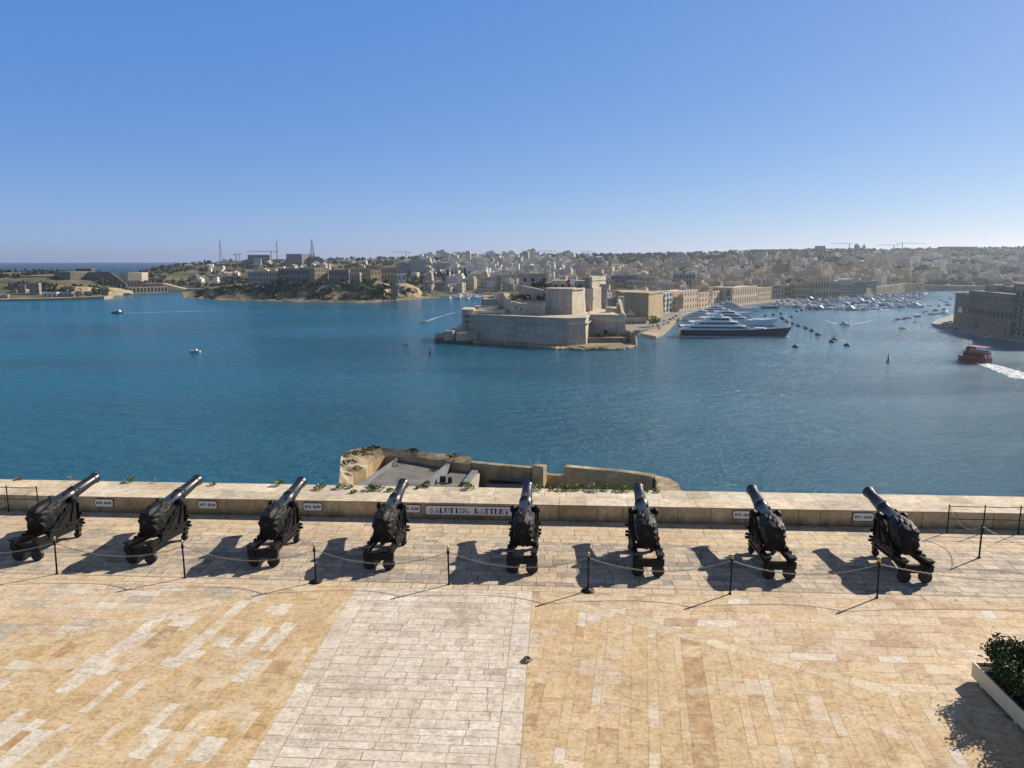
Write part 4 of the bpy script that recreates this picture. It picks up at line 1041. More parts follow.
# covered rocks round the foot
def rocks(name, pts, zt, seed, mat=ROCK, label=None, amp=1.0):
    mb = MB(); n = len(pts); rn = random.Random(seed); c = sum((Vector(p) for p in pts), Vector((0,0)))/n
    rings = [(1.0, SEA-2.0), (.93, SEA+zt*.3), (.80, SEA+zt*.7), (.58, SEA+zt), (.3, SEA+zt*1.05)] if zt > 4 else [(1.0, SEA-2.0), (.985, SEA+zt*.5), (.95, SEA+zt), (.75, SEA+zt*1.15), (.4, SEA+zt*1.1)]
    dense = []
    for i in range(n):
        a, b = Vector(pts[i]), Vector(pts[(i+1)%n]); k = max(2, int((b-a).length/2.2))
        dense += [a.lerp(b, j/k) for j in range(k)]
    N = len(dense); vs = []
    for ri, (f, z) in enumerate(rings):
        for p in dense:
            q = c + (p-c)*f
            k = noise.noise(Vector((q.x*.12, q.y*.12, seed))); k2 = noise.noise(Vector((q.x*.4, q.y*.4, seed+3)))
            q = q + (p-c).normalized()*(2.2*k+1.0*k2)*amp*(1 if ri < 4 else .2)
            vs.append((q.x, q.y, z + (1.1*k+.7*k2)*amp*(1 if 0 < ri < 4 else .2)))
    fs = [(r_*N+i, r_*N+(i+1)%N, (r_+1)*N+(i+1)%N, (r_+1)*N+i) for r_ in range(len(rings)-1) for i in range(N)]
    fs.append(tuple((len(rings)-1)*N+i for i in range(N))); mb.add(vs, fs)
    o = mb.build(name, mat); tag(o, label, None, None, 'structure'); return o
rocks('rock_shelf', [P2(462,600), P2(500,590), P2(530,571), P2(552,556), P2(590,549), P2(622,556), P2(634,566), P2(637,590), P2(636,610), P2(600,612), P2(520,612), P2(470,622)], 1.4, 3)
rocks('rock_point', [P2(622.5,604), P2(629,588), P2(636.5,576), P2(638,590), P2(635,612), P2(628,632)], 9.5, 5, amp=2.4)
# left foot: low buildings on the water's edge
for (u0,u1,v0,v1,y,dp,lab) in ((444,453,331,341.5,600,22,'battery'),(452,463,327,341,606,26,'battery'),(436,447,334,341,612,14,'battery'),(456,466,333,342.5,596,10,'battery')):
    a, b = P2(u0,y), P2(u1,y); mb = MB(); mb.prism([a,b,(b[0]+8,y+dp),(a[0]+10,y+dp)], SEA-2, zat(v0,y)); mb.box(((a[0]+b[0])/2+4,y+dp/2,zat(v0,y)+.4),(abs(b[0]-a[0])*.6,dp*.5,.8)); fchild(mb, 'shore_battery', FST)
rocks('rock_ledge', [P2(434,615), P2(438,602), P2(452,592), P2(470,590), P2(476,620), P2(450,640)], 2.2, 8, ROCK_DARK)
def fblock(nm, u0, u1, v0, y, dp, zb, skew=0.0, mats=None, parent=None, k=.0):
    a, b = P2(u0,y), P2(u1,y+skew); n = Vector((b[0]-a[0], b[1]-a[1])).normalized(); nn = Vector((-n.y, n.x))*dp
    q = [a, b, (b[0]+nn.x,b[1]+nn.y), (a[0]+nn.x,a[1]+nn.y)]
    mb = MB(); mb.prism(q, zb, zat(v0,y), 0, bat(q,k)); return fchild(mb, nm, mats or FST, parent)
def fwindow(u, v, y, w, h, parent=None, nm='window', mat=GLASS_DARK):
    p = at_depth(u, v, y); mb = MB(); mb.box((p.x, y-.05, p.z), (w, .35, h)); return fchild(mb, nm, mat)
# barrack block with arched windows, lodge, stepped terraces on the left
fblock('barrack', 462,474,309.5,622,30,SEA); 
for u in (465.5,468,470.5): 
    for v in (316.5,322): fwindow(u,v,621.8,1.1,1.9)
fblock('barrack', 473,506,310.5,628,16,ztop-2,3)
for i in range(9): fwindow(475.5+i*3.1, 314.6, 628.1+.26*i, 1.1, 2.2)
fblock('terrace_block', 476,498,306,648,26,ztop-2); fblock('terrace_block', 483,498,299,664,22,ztop-2); fblock('terrace_block', 482,494,296.5,690,20,ztop-2)
fblock('stair_tower', 498,506.5,292.5,655,14,ztop-2)
mb = MB(); q = [P2(478,640),P2(495,640),P2(497,658),P2(480,658)]; mb.prism(q, zat(309,640)-1, zat(308.3,640)); fchild(mb, 'pale_roof', plain('pale_roof', (.55,.56,.52), .8))
# curved rampart left of the keep
cv = [P2(506.5,650), P2(508,642), P2(513,636), P2(521,632), P2(530,631), P2(545,630)]
zc = [zat(v,635) for v in (294,297,301.5,303,303,302)]
mb = MB(); wall_run(mb, [Vector(p) for p in cv], 5, ztop-2, zc, 0, 1); fchild(mb, 'curved_rampart', [FST, FTOP])
mb = MB(); mb.prism([P2(507,652),P2(515,642),P2(530,637),P2(548,637),P2(548,690),P2(507,690)], ztop-2, zat(301,640)); fchild(mb, 'inner_court', FTOP)
for u,v in ((516,307.5),(521,309),(535.5,305.6),(535,310)): fwindow(u,v,629.6,1.3,1.5)
# upper wall rising to the keep, with rampart walk
mb = MB(); wall_run(mb, [Vector(P2(522,660)), Vector(P2(534,652)), Vector(P2(546,646))], 2.5, ztop, [zat(285.5,660), zat(288,652), zat(290.5,646)], 0, 1); fchild(mb, 'upper_wall', [FST, FTOP])
# main bastions of the upper ward
up = [P2(544,640), P2(558,632), P2(571.8,627), P2(584.5,652), P2(588,690), P2(545,700)]
mb = MB(); mb.prism(up, ztop-1, zat(289.5,630), 0, bat(up,1.6)); fchild(mb, 'upper_bastion', FST)
mb = MB(); wall_run(mb, [Vector(p) for p in bat(up,1.0)[:4]], 1.8, zat(290,630), zat(288.6,630), 0, 1); fchild(mb, 'bastion_parapet', [FST, FTOP])
u2 = [P2(583,664), P2(591.3,664), P2(592,690), P2(583,690)]
mb = MB(); mb.prism(u2, ztop-1, zat(289.0,664), 0); fchild(mb, 'recessed_wall', FST)
u3 = [P2(591,665), P2(592,664), P2(606.5,702), P2(606,720), P2(591,720)]
mb = MB(); mb.prism(u3, ztop-1, zat(287.6,670), 0, bat(u3,1.0)); fchild(mb, 'cavalier', FST)
u4 = [P2(588.5,669), P2(591,668), P2(603.8,703), P2(604.5,720), P2(589.0,712)]
mb = MB(); mb.prism(u4, ztop, zat(276.6,676), 0, bat(u4,.4)); mb.box((at_depth(600.5,275,700).x,702,zat(274.6,700)), (3.2,4,3.6)); fchild(mb, 'cavalier_tower', FST)
mb = MB(); wall_run(mb, [Vector(p) for p in bat(u4,-.3)[:4]], .9, zat(280.6,676), zat(279.9,676)); fchild(mb, 'string_course', FST)
for u,v,y in ((592.8,298.6,665.5),(597,301,677),(603.0,297,693)): fwindow(u,v,y,1.5,1.5)
# keep and magistral buildings on top
kp = fblock('keep', 519.5,546,273.6,690,26,ztop)
for u in (525,532.5,544): fwindow(u,279.8,689.8,2.0,3.2)
mb = MB(); wall_run(mb, [Vector(P2(519,689.4)),Vector(P2(546.5,689.4))], 1.0, zat(274.4,690), zat(273.2,690)); fchild(mb, 'keep_cornice', FST)
fblock('upper_house', 552,574,280.4,682,18,ztop); fblock('upper_house', 575,590,280.6,684,16,ztop); fblock('upper_house', 546,553,283,690,14,ztop)
for u in (556,562.5,569,580): fwindow(u,286,681.7,1.9,2.6)
fblock('upper_house', 598,606,284,690,14,ztop)
mb = MB(); q = at_depth(608,300,660)
for (u0,u1,v0,y) in ((606,611,307.5,640),(619,623.5,296.5,690),(617,621,304,660)):
    fblock('upper_ward_hut', u0,u1,v0,y,8,ztop-2)
mb = MB(); q = [P2(590,642),P2(622,640),P2(620,720),P2(606,720)]; mb.prism(q, SEA, zat(313.2,641), 0); fchild(mb, 'upper_parade', FTOP)
mb = MB(); wall_run(mb, [Vector(P2(622.5,612)), Vector(P2(620,660)), Vector(P2(618,700))], 2.2, ztop-2, [zat(313.5,612), zat(304,660), zat(297,700)], 0, 1); fchild(mb, 'side_parapet', [FST, FTOP])

# ------------------------------------------------------------------ flags
def flagpole(p, h, label, group=None, w=5.5):
    o = empty('flagpole', p, 0, label, 'flag', group)
    mb = MB(); mb.lathe([(0,.28),(h,.16)], Matrix.Rotation(math.pi/2,4,'X'), 8); mb.build('pole', WHITE_GEL, o)
    for k, (mt, nm) in enumerate(((FLAG_WHITE,'white_half'),(FLAG_RED,'red_half'))):
        mb = MB(); N = 6; x0 = w/2*k; vs = []
        for i in range(N+1):
            x = x0 + w/2*i/N; yy = .35*math.sin(x*1.5); dz = -.06*x*x*.5
            vs += [(-x-.2, yy-.05, h-.3+dz), (-x-.2, yy-.05, h-.3-w*.62+dz), (-x-.2, yy+.05, h-.3+dz), (-x-.2, yy+.05, h-.3-w*.62+dz)]
        fs = []
        for i in range(N): a, b = i*4, i*4+4; fs += [(a,a+1,b+1,b),(b+2,b+3,a+3,a+2),(a,b,b+2,a+2),(a+1,a+3,b+3,b+1)]
        mb.add(vs, fs, 0, True); mb.build(nm, mt, o)
    return o
flagpole(at_depth(574, 288.8, 640), 8.2, 'flagpole with a red and white flag on top of the fort', None, 6.2)
q = at_depth(550, 284, 700); flagpole(q, 18.0, 'tall thin flagpole beside the fort keep', None, 0.8)
# ------------------------------------------------------------------ trees and woods
def crown_mesh(mb, c, r, rz, n, rn, size, flat=0.0):
    lobes = [(Vector((rn.gauss(0,.42)*r, rn.gauss(0,.42)*r, rn.gauss(0,.30)*rz)), rn.uniform(.38,.62)) for _ in range(6)]
    for i in range(n):
        lc, lr = rn.choice(lobes)
        d = Vector((rn.gauss(0,1), rn.gauss(0,1), rn.gauss(0,1))).normalized()
        k = lr*(.55+.45*rn.random())
        p = Vector(c) + lc + Vector((d.x*r*k, d.y*r*k, d.z*rz*k))
        q = Euler((rn.uniform(-1.2,1.2), rn.uniform(-1.2,1.2), rn.uniform(0,6.28))).to_matrix(); s = size*rn.uniform(.6,1.3)
        mb.add([p+q@Vector(t) for t in ((-s/2,-s*.3,0),(s/2,-s*.35,.1*s),(s*.45,s*.35,0),(-s*.4,s*.3,-.1*s))], [(0,1,2,3)])
TREES = {}
def tree(kind, p, h, label, group=None, mat=LEAF_MID, name='tree'):
    key = (kind, mat.name)
    if key not in TREES:
        rn = random.Random(len(TREES)+50)
        t = MB(); c = MB()
        if kind == 'round':
            t.tube([(0,0,0),(.02,0,.25),(0,.02,.5)], .045, 7, r1=.025)
            for k in range(5):
                a = k*1.26; t.tube([(0,0,.34),(.12*math.cos(a),.12*math.sin(a),.52),(.24*math.cos(a),.24*math.sin(a),.68)], .02, 5, r1=.008)
            crown_mesh(c, (0,0,.62), .46, .38, 420, rn, .12)
        elif kind == 'cypress':
            t.tube([(0,0,0),(0,0,.6)], .03, 6, r1=.015)
            for i in range(360):
                z = rn.uniform(.08,1.0); r = .12*min(1,(1.02-z)*2.2)*math.sqrt(rn.random())*1.1; a = rn.uniform(0,6.28)
                p0 = Vector((r*math.cos(a), r*math.sin(a), z)); s = rn.uniform(.04,.075); q = Euler((rn.uniform(-.5,.5),rn.uniform(-.5,.5),rn.uniform(0,6.28))).to_matrix()
                c.add([p0+q@Vector(v) for v in ((-s/2,0,-s),(s/2,0,-s*.8),(s*.3,.1*s,s),(-s*.3,0,s))], [(0,1,2,3)])
        else:
            t.tube([(0,0,0),(0,0,.3)], .03, 5, r1=.02); crown_mesh(c, (0,0,.45), .75, .42, 300, rn, .17)
        r0 = empty(name); t.build('trunk', TRUNK, r0); c.build('crown', mat, r0)
        TREES[key] = r0; o = r0
    else: o = copy_tree(TREES[key])
    o.location = p; o.scale = (h,h,h); o.rotation_euler = (0,0,random.uniform(0,6.28))
    for k in ('label','category','group'): 
        if k in o: del o[k]
    return tag(o, label, 'tree', group)
def woods(name, pts, label, mat=LEAF_FAR, n=34):
    mb = MB(); rn = random.Random(len(pts))
    for (x, y, z, r) in pts: crown_mesh(mb, (x, y, z + r*.55), r, r*.72, n, rn, r*.62)
    tag(mb.build(name, mat), label, None, None, 'stuff')
def scatter(n, ur, dens, seed, rr):
    """n points on the relief; dens(u, v, x, y) accepts"""
    rn = random.Random(seed); out = []; tries = 0
    while len(out) < n and tries < n*60:
        tries += 1
        u = rn.uniform(*ur); pr = profile(u); y = pr[0][0] + 15 + (pr[3][0]*1.06-pr[0][0])*rn.random()
        x = xy(u, y).x; z = ground(x, y)
        if z is None: continue
        v = 384 - FPX*math.tan(math.atan((z-10)/y) + PITCH)
        if dens(u, v, x, y, rn): out.append((x, y, z, rn.uniform(*rr)))
    return out
def nz(x, y, s, o=0): return noise.noise(Vector((x*s, y*s, o)))
woods('ridge_woodland', scatter(1300, (380,1060), lambda u,v,x,y,r: (y > 2800 and u < 590 and nz(x,y,.004,1) > -.05) or (y > 2680 and u >= 590 and r.random() < .9) or (y > 2350 and 560 < u < 800 and nz(x,y,.005,2) > 0), 1, (6,10)), 'dark belt of trees along the skyline ridge above the town')
woods('creek_woodland', scatter(200, (890,1060), lambda u,v,x,y,r: 1660 < y < 1960 and nz(x,y,.010,3) > -.25, 12, (6,11)), 'dark belt of trees above the quay closing the creek')
woods('hillside_woodland', scatter(330, (800,1060), lambda u,v,x,y,r: 1900 < y < 2800 and nz(x,y,.006,4) > .02, 2, (8,14)), 'dark trees scattered over the hillside behind the marina')
woods('harbour_slope_scrub', scatter(620, (150,440), lambda u,v,x,y,r: nz(x,y,.008,6) > -.08, 3, (5,10)), 'dark bushes and trees on the slopes behind the palace headland')
woods('town_trees', scatter(150, (420,800), lambda u,v,x,y,r: 1560 < y < 2700 and nz(x,y,.010,8) > .22, 4, (6,10)), 'clumps of dark trees between the houses of the far town')
woods('shore_scrub', scatter(330, (-60,130), lambda u,v,x,y,r: y > 1330 and nz(x,y,.010,9) > .05, 5, (4,8)), 'green scrub below the far fort on the left shore')
pts = []; rn = random.Random(6)
for i in range(420):
    u = rn.uniform(200,400); _, v0, v1, yc = head_at(u); ys = (SEA+.5-10)/slope(v0); dy = rn.uniform(12,74); x = xy(u,ys+dy).x
    if nz(x, dy, .025, 11) < .06 and dy < 56: continue
    if u > 372 and rn.random() < .75: continue
    f = .1+.9*min(1,max(0,(dy-16)/45)); pts.append((x, ys+dy, SEA+(zat(v1,ys+70)-SEA)*f-1.0, rn.uniform(2.5,5.5)))
woods('cliff_scrub', pts, 'dark scrub covering the headland cliff below the palace', LEAF_DARK)

# ------------------------------------------------------------------ far buildings
def bld(name, u0, u1, v0, v1, y, dp, label, color=CREAM, cat='building', skew=0.0, floors=2, bays=None, **kw):
    a, b = at_depth(u0, v1, y), at_depth(u1, v1, y+skew)
    zb = min(a.z, at_depth(u1, v1, y).z) - 8; kw.setdefault('zlo', 6.5)
    zt = zat(v0, y); W = math.hypot(b.x-a.x, b.y-a.y)
    return facade(name, a, b, dp, zb, zt, label, cat, color, floors, bays or max(2, int(W/5.5)), **kw)
SEALIT = LIME_WARM
# the palace on the headland
bld('palace_lodge', 248,278,272,281.5,1345,22,'low pale house at the left end of the headland palace', CREAM, 'house', -8, 2)
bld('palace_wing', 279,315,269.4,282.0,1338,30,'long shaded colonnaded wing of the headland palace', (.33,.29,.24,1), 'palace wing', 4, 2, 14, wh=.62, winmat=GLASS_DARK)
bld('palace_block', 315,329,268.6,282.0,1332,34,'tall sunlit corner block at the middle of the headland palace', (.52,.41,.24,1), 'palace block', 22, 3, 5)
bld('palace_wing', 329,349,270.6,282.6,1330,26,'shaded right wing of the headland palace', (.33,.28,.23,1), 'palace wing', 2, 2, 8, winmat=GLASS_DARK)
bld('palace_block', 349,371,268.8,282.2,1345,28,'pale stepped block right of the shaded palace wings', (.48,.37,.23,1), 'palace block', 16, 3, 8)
bld('palace_portico', 351.5,360,273.6,282.9,1326,14,'small columned portico in front of the pale stepped palace block', CREAM, 'portico', 0, 1, 5, ww=.6, wh=.7)
bld('villa', 371,381,271,281.5,1355,22,'square honey villa near the right end of the headland', HONEY, 'house', 14, 2)
bld('villa', 381,397,268,279.8,1385,26,'arcaded villa with an upper loggia at the right end of the headland', (.44,.34,.22,1), 'house', 14, 2, winmat=GLASS_DARK)
bld('white_block', 397.5,406,274.3,280.8,1400,16,'small white flat-roofed block right of the lift tower', WHITEB, 'building', 8, 1)
bld('lift_tower', 392.4,396,275.2,295.5,1226,7,'slender square stone lift tower standing against the headland cliff', (.40,.30,.19,1), 'tower', 3, 6, 1, ww=.25, wh=.3, cornice=False)
def rampart(name, pl, y, dp, label, mat=SEALIT, cat='wall', vb=None, kind=None):
    """sloping-topped stone wall; pl = [(u, v_top, v_base, dy)]"""
    a0 = at_depth(pl[0][0], pl[0][2], y)
    mb = MB(); vs = []
    for (u, vt, vb_, dy) in pl:
        f, t = at_depth(u, vb_, y+dy), at_depth(u, vt, y+dy)
        vs += [(f.x-a0.x, f.y-a0.y, f.z-3-a0.z), (t.x-a0.x, t.y-a0.y+1.0, t.z-a0.z), (t.x-a0.x, t.y-a0.y+dp, t.z-a0.z), (f.x-a0.x, f.y-a0.y+dp, f.z-3-a0.z)]
    n = len(pl); fs = []
    for i in range(n-1):
        o, q = i*4, i*4+4; fs += [(o,q,q+1,o+1),(o+1,q+1,q+2,o+2),(o+2,q+2,q+3,o+3)]
    fs += [(0,1,2,3), ((n-1)*4+3,(n-1)*4+2,(n-1)*4+1,(n-1)*4)]
    mb.add(vs, fs); ob = mb.build(name, mat); ob.location = a0
    return tag(ob, label, cat)
CLIFF_BASTION = [(371,283.5,301,0),(384,283,300.5,-8),(388,284,300,14),(398,283.5,299,24),(410,285,298.6,44),(421,288,297.5,70)]
bld('wharf_house', 425,433.5,282.5,296.5,1440,24,'square stone wharf house at the foot of the far town', (.34,.28,.20,1), 'house', -6, 3)
bld('wharf_house', 433.5,447,282.8,296.5,1438,24,'broad stone wharf house beside the small marina', (.36,.30,.22,1), 'house', 10, 3)
rampart('wharf_wall', [(447,284,296.5,0),(460,284.5,296.5,14),(466,288,296,20)], 1460, 12, 'pale sunlit wall behind the small marina masts', LIME)
rampart('wharf_quay', [(404,294.5,297.5,0),(426,294.8,297.5,-10),(450,295.2,297.4,0),(492,295.4,297.4,20)], 1410, 30, 'low stone quay along the foot of the far town', LIME, 'quay')
# big distant blocks on the skyline
bld('hospital_block', 248,270,255.2,263,2500,50,'grey concrete block under construction on the left skyline', GREYB, 'building', 10, 3, 12, winmat=GLASS_DARK)
bld('hospital_block', 287,302,254.4,263.5,2450,60,'tall tan apartment block on the skyline left of the lattice tower', (.38,.31,.25,1), 'building', -30, 6, 9)
bld('hospital_block', 301,311,254.6,263,2430,60,'sunlit tan apartment block on the skyline beside the lattice tower', (.46,.38,.30,1), 'building', 40, 6, 6)
bld('hospital_annex', 310,320,257,263.5,2440,40,'low brown block under the lattice tower on the skyline', (.30,.26,.22,1), 'building', 10, 3, 6)
tent = bld('white_hall', 253.5,261,259.4,262.4,2300,20,'small white hall below the concrete block on the left skyline', WHITEB, 'building', 5, 1, 3)
# left shore: the far fort, its walls, arches and the quays below
GREYR = stone('grey_rampart', (.20,.175,.13),(.28,.24,.18),(.34,.30,.23), .04,.4, course=1.8, stain=.4)
rampart('far_rampart', [(-30,275,286,0),(20,275.6,284,0)], 1560, 30, 'low grey rampart at the left edge of the far shore', LIME, 'rampart')
rampart('far_rampart', [(20,275.8,283,0),(54,275.8,283,6)], 1540, 30, 'long straight sunlit rampart on the far left shore', LIME, 'rampart')
rampart('far_bastion', [(54,271.8,284,0),(70,271.8,284,-20),(88,273,284,10)], 1530, 60, 'tall pointed grey bastion of the far left fort', GREYR, 'bastion')
rampart('far_bastion', [(87,272,285,0),(110,272,286.5,-10),(126,284,288.5,-6)], 1540, 4, 'stepped grey bastion sloping down towards the breakwater', GREYR, 'bastion')
bld('arcaded_ruin', 76,91.5,268.4,272.6,1600,16,'roofless arcaded ruin on top of the far left fort', (.30,.23,.16,1), 'ruin', 0, 1, 8, ww=.6, wh=.8, winmat=GLASS_DARK, cornice=False)
rampart('white_rampart', [(119,273.2,280,0),(128,272.4,280.5,-8),(141.5,272.6,280,10)], 1640, 30, 'bright whitish fort block beyond the far left bastions', stone('white_wall', (.46,.40,.30),(.54,.48,.38),(.58,.53,.44), .05,.3, stain=.2), 'fort block')
bld('shore_house', 127,140,281.2,286.4,1560,14,'small pale house above the arches on the far left shore', CREAM, 'house', 12, 1)
rampart('sloping_wall', [(141,283.4,291,0),(162,283.4,291,10),(174,286.5,291.3,24),(187,289.6,291.5,40)], 1570, 20, 'long pale wall sloping down behind the breakwater arches', LIME_WARM)
o = bld('breakwater_arcade', 129,168,287.6,292.6,1470,10,'row of dark stone arches at the water on the far left', (.36,.29,.19,1), 'arcade', 60, 1, 11, ww=.62, wh=.8, arches=True, winmat=GLASS_DARK, cornice=False, side=False)
bld('pier_arcade', 186,207,288.8,291.2,1560,6,'low white pier with dark openings beside the headland tip', WHITEB, 'pier', 10, 1, 9, winmat=GLASS_DARK, cornice=False, side=False)
CLF = stone('yellow_cliff', (.32,.24,.13),(.46,.36,.20),(.54,.44,.28), .05,.3, stain=.5, bmp=.9, bdist=.8)
def cliff(pl, y, lab):
    a0 = at_depth(pl[0][0], pl[0][2], y); n = 44; K = 9; vs = []
    for i in range(n+1):
        t = i/n*(len(pl)-1); j = min(len(pl)-2, int(t)); q = [lerp(a, b, t-j) for a, b in zip(pl[j], pl[j+1])]
        e = min(1, i/4, (n-i)/4)
        f, tp = at_depth(q[0], q[2], y+q[3]), at_depth(q[0], q[1], y+q[3])
        for k in range(K+1):
            h = k/K; nn = noise.noise(Vector((f.x*.07, h*3, y)))*5 + noise.noise(Vector((f.x*.2, h*6, y)))*2
            z = lerp(f.z-3, f.z + (tp.z-f.z)*(.35+.65*e)*(1+.22*noise.noise(Vector((f.x*.06, 1, y)))), h)
            vs.append((f.x-a0.x, f.y-a0.y + (h**1.6)*9 - nn*(1 if 0 < k < K else .4), z-a0.z))
        vs.append((f.x-a0.x, f.y-a0.y+45, vs[-1][2]-3))
    w = K+2; mb = MB(); mb.add(vs, [(i*w+k,(i+1)*w+k,(i+1)*w+k+1,i*w+k+1) for i in range(n) for k in range(w-1)], 0, False)
    o = mb.build('shore_cliff', CLF); o.location = a0; tag(o, lab, 'cliff')
cliff(CLIFF_BASTION, 1236, 'sunlit honey sea wall under the right end of the headland')
for (pts_, lab) in (([(6,290,298.5,0),(16,288,298.5,-8),(21,293,298.5,6)],'yellow cut cliff at the far left shore'),([(58,287.5,297,0),(74,286,296.5,-10),(89,287.5,295.5,10)],'broad yellow cliff behind the far left quay'),([(94,288,296,0),(108,287.6,295.5,-8),(122,289.8,294.5,20)],'low pale cliff running down to the water right of the far quay')):
    cliff(pts_, 1300 if 'cut' in lab else 1345 if 'broad' in lab else 1380, lab)
for (u0,u1,v0,v1,y,col,lab) in ((0,8,296,300,1235,GREYB,'grey shed at the far left end of the left shore quay'),(20,26,285.5,296.5,1300,GREYB,'tall grey quay building with pipes on the left shore'),(30,40,283.8,297.5,1290,(.35,.31,.26,1),'ruined grey works building on the left shore quay'),(43,57,293.2,297.8,1262,WHITEB,'long white shed on the left shore quay'),(60,72,293,297,1270,(.42,.37,.31,1),'pale low shed on the left shore quay'),(78,82,292,297,1275,(.25,.2,.17,1),'dark square store at the right end of the left quay'),(86,92,292.4,296.2,1290,GREYB,'grey hut at the right end of the left shore quay')):
    bld('quay_shed', u0,u1,v0,v1,y,12,lab,col,'shed',4,1 if v1-v0 < 6 else 3)
rampart('left_quay', [(-80,299.6,301.6,0),(0,299.4,301.0,0),(60,298.0,299.4,30),(104,296.2,297.6,60)], 1205, 30, 'long low stone quay along the far left shore', LIME, 'quay')
# buildings along the waterfront behind the fort
def on_quay(u, v): return on_plane(u, v, SEA+2.6)
TG = [(600,700),(626,660)]
gpts = [on_quay(*p) for p in ((627,331),(640,330),(660,327),(667,321.5),(690,314.5),(720,309),(760,303.5),(800,299),(850,295.5))]
poly = [(p.x,p.y) for p in gpts] + [P2(900,1800), P2(600,1800), P2(560,1000), P2(605,690)]
mb = MB(); mb.prism(poly, SEA-2, SEA+2.6); tag(mb.build('town_ground', plain('dusty_quay', (.19,.175,.15), .95, 0, .2, .05)), None, None, None, 'structure')
def quay_front(name, u0, u1, vb0, vb1, off, depth, zt, label, **kw):
    a, b = on_quay(u0, vb0), on_quay(u1, vb1); return facade(name, a, b, depth, SEA+2.4, zt, label, **kw)
# landward bastion of the fort
a, b, c_ = at_depth(624,317,820), at_depth(648.5,318,790), at_depth(664,316,850)
mb = MB(); q = [(a.x,a.y),(b.x,b.y),(c_.x,c_.y),(c_.x-20,c_.y+60),(a.x,a.y+80)]; mb.prism(q, SEA, zat(294,800), 0, bat(q,2.5))
ob = mb.build('landward_bastion', LIME_WARM); tag(ob, 'big square honey stone bastion right of the fort', 'bastion')
mb = MB(); wall_run(mb, [Vector(p) for p in bat(q,2.2)[:3]], 1.6, zat(294,800)-.3, zat(292.8,800), 0, 1); mb.build('bastion_parapet', [LIME_WARM, FTOP], ob)
bld('quayside_house', 628,646,320,328,748,12,'low pinkish house on the quay between the fort rocks and the green tree',(.50,.41,.34,1),'house',4,1,6,winmat=GLASS_DARK)
te = empty('canopy_tent', at_depth(630.5,318,800), 0, 'pale pointed canopy tent between the fort and the honey bastion', 'tent')
mb = MB(); mb.lathe([(3.2,7.5),(5.0,4.0),(8.6,.2)], Matrix.Rotation(math.pi/2,4,'X'), 8, 0, False); mb.build('roof', plain('tent_canvas', (.62,.56,.44), .8), te)
for sx, sy in ((-5,-5),(5,-5),(5,5),(-5,5)): mb = MB(); mb.bar((sx,sy,-6),(sx,sy,3.4),.3); mb.build('pole', STEEL_GREY, te)
quay_front('glazed_building', 662.5,671.5,314,312, 0, 14, zat(294.5,860), 'narrow white building with dark glazing beside the honey bastion', color=(.50,.50,.50,1), floors=4, bays=3, ww=.62, wh=.6, winmat=GLASS_DARK)
quay_front('waterfront_palazzo', 672,697,312,308.4, 0, 22, zat(293.4,900), 'long pink stone palazzo on the quay behind the yachts', color=(.62,.48,.35,1), floors=3, bays=9, ww=.3, wh=.5, winmat=GLASS_DARK)
quay_front('waterfront_palazzo', 698,724,308.2,304.9, 0, 24, zat(293.2,1000), 'long honey palazzo with tall windows on the quay', color=(.62,.49,.34,1), floors=3, bays=9, ww=.3, wh=.55, winmat=GLASS_DARK)
quay_front('old_naval_bakery', 732,757,305.6,302.2, 0, 34, zat(287.6,1080), 'big palace-like waterfront building with tall arched bays', color=(.60,.48,.33,1), floors=2, bays=11, ww=.5, wh=.72, winmat=WINDOW_SHADE, arches=True)
quay_front('waterfront_palazzo', 757.5,771,302.0,300.6, 0, 30, zat(288.4,1150), 'shorter honey building at the right end of the quay row', color=(.58,.46,.31,1), floors=3, bays=6)
for (u0,u1,v0,v1,y,col,fl,lab) in ((800,812,284,300,1240,HONEY,3,'square honey building left of the columned waterfront block'),(812,828,281.5,299,1250,(.52,.41,.27,1),2,'tall columned waterfront block behind the marina'),(829,840,282.5,298,1280,(.52,.41,.28,1),2,'tall pilastered building right of the columned block'),(772,783,290,300.5,1210,(.40,.36,.30,1),3,'low grey waterfront house left of the marina'),(784,799,287,300.2,1250,(.42,.33,.24,1),3,'broad stone waterfront house above the first marina boats'),
   (842,853,285,297,1330,(.44,.40,.34,1),4,'pale waterfront house above the middle of the marina'),(853,866,283,296,1360,(.38,.34,.29,1),5,'tall grey waterfront flats above the marina'),(866,876,281.5,295,1420,CREAM,4,'cream waterfront house at the right end of the marina row')):
    bld('waterfront_building', u0,u1,v0,v1,y,24,lab,col,'building',14,fl,None, ww=.34, wh=.6, winmat=GLASS_DARK)
rampart('sea_wall', [(838,293.5,298,0),(870,288,296,90),(905,283.5,293,190),(925,283,292,230)], 1330, 14, 'long ramped stone wall rising behind the marina masts', LIME, 'wall')
rampart('far_quay', [(915,284.5,291,0),(950,285.5,290.8,0),(985,286,290.5,20)], 1600, 30, 'pale far quay closing the end of the harbour creek', LIME, 'quay')
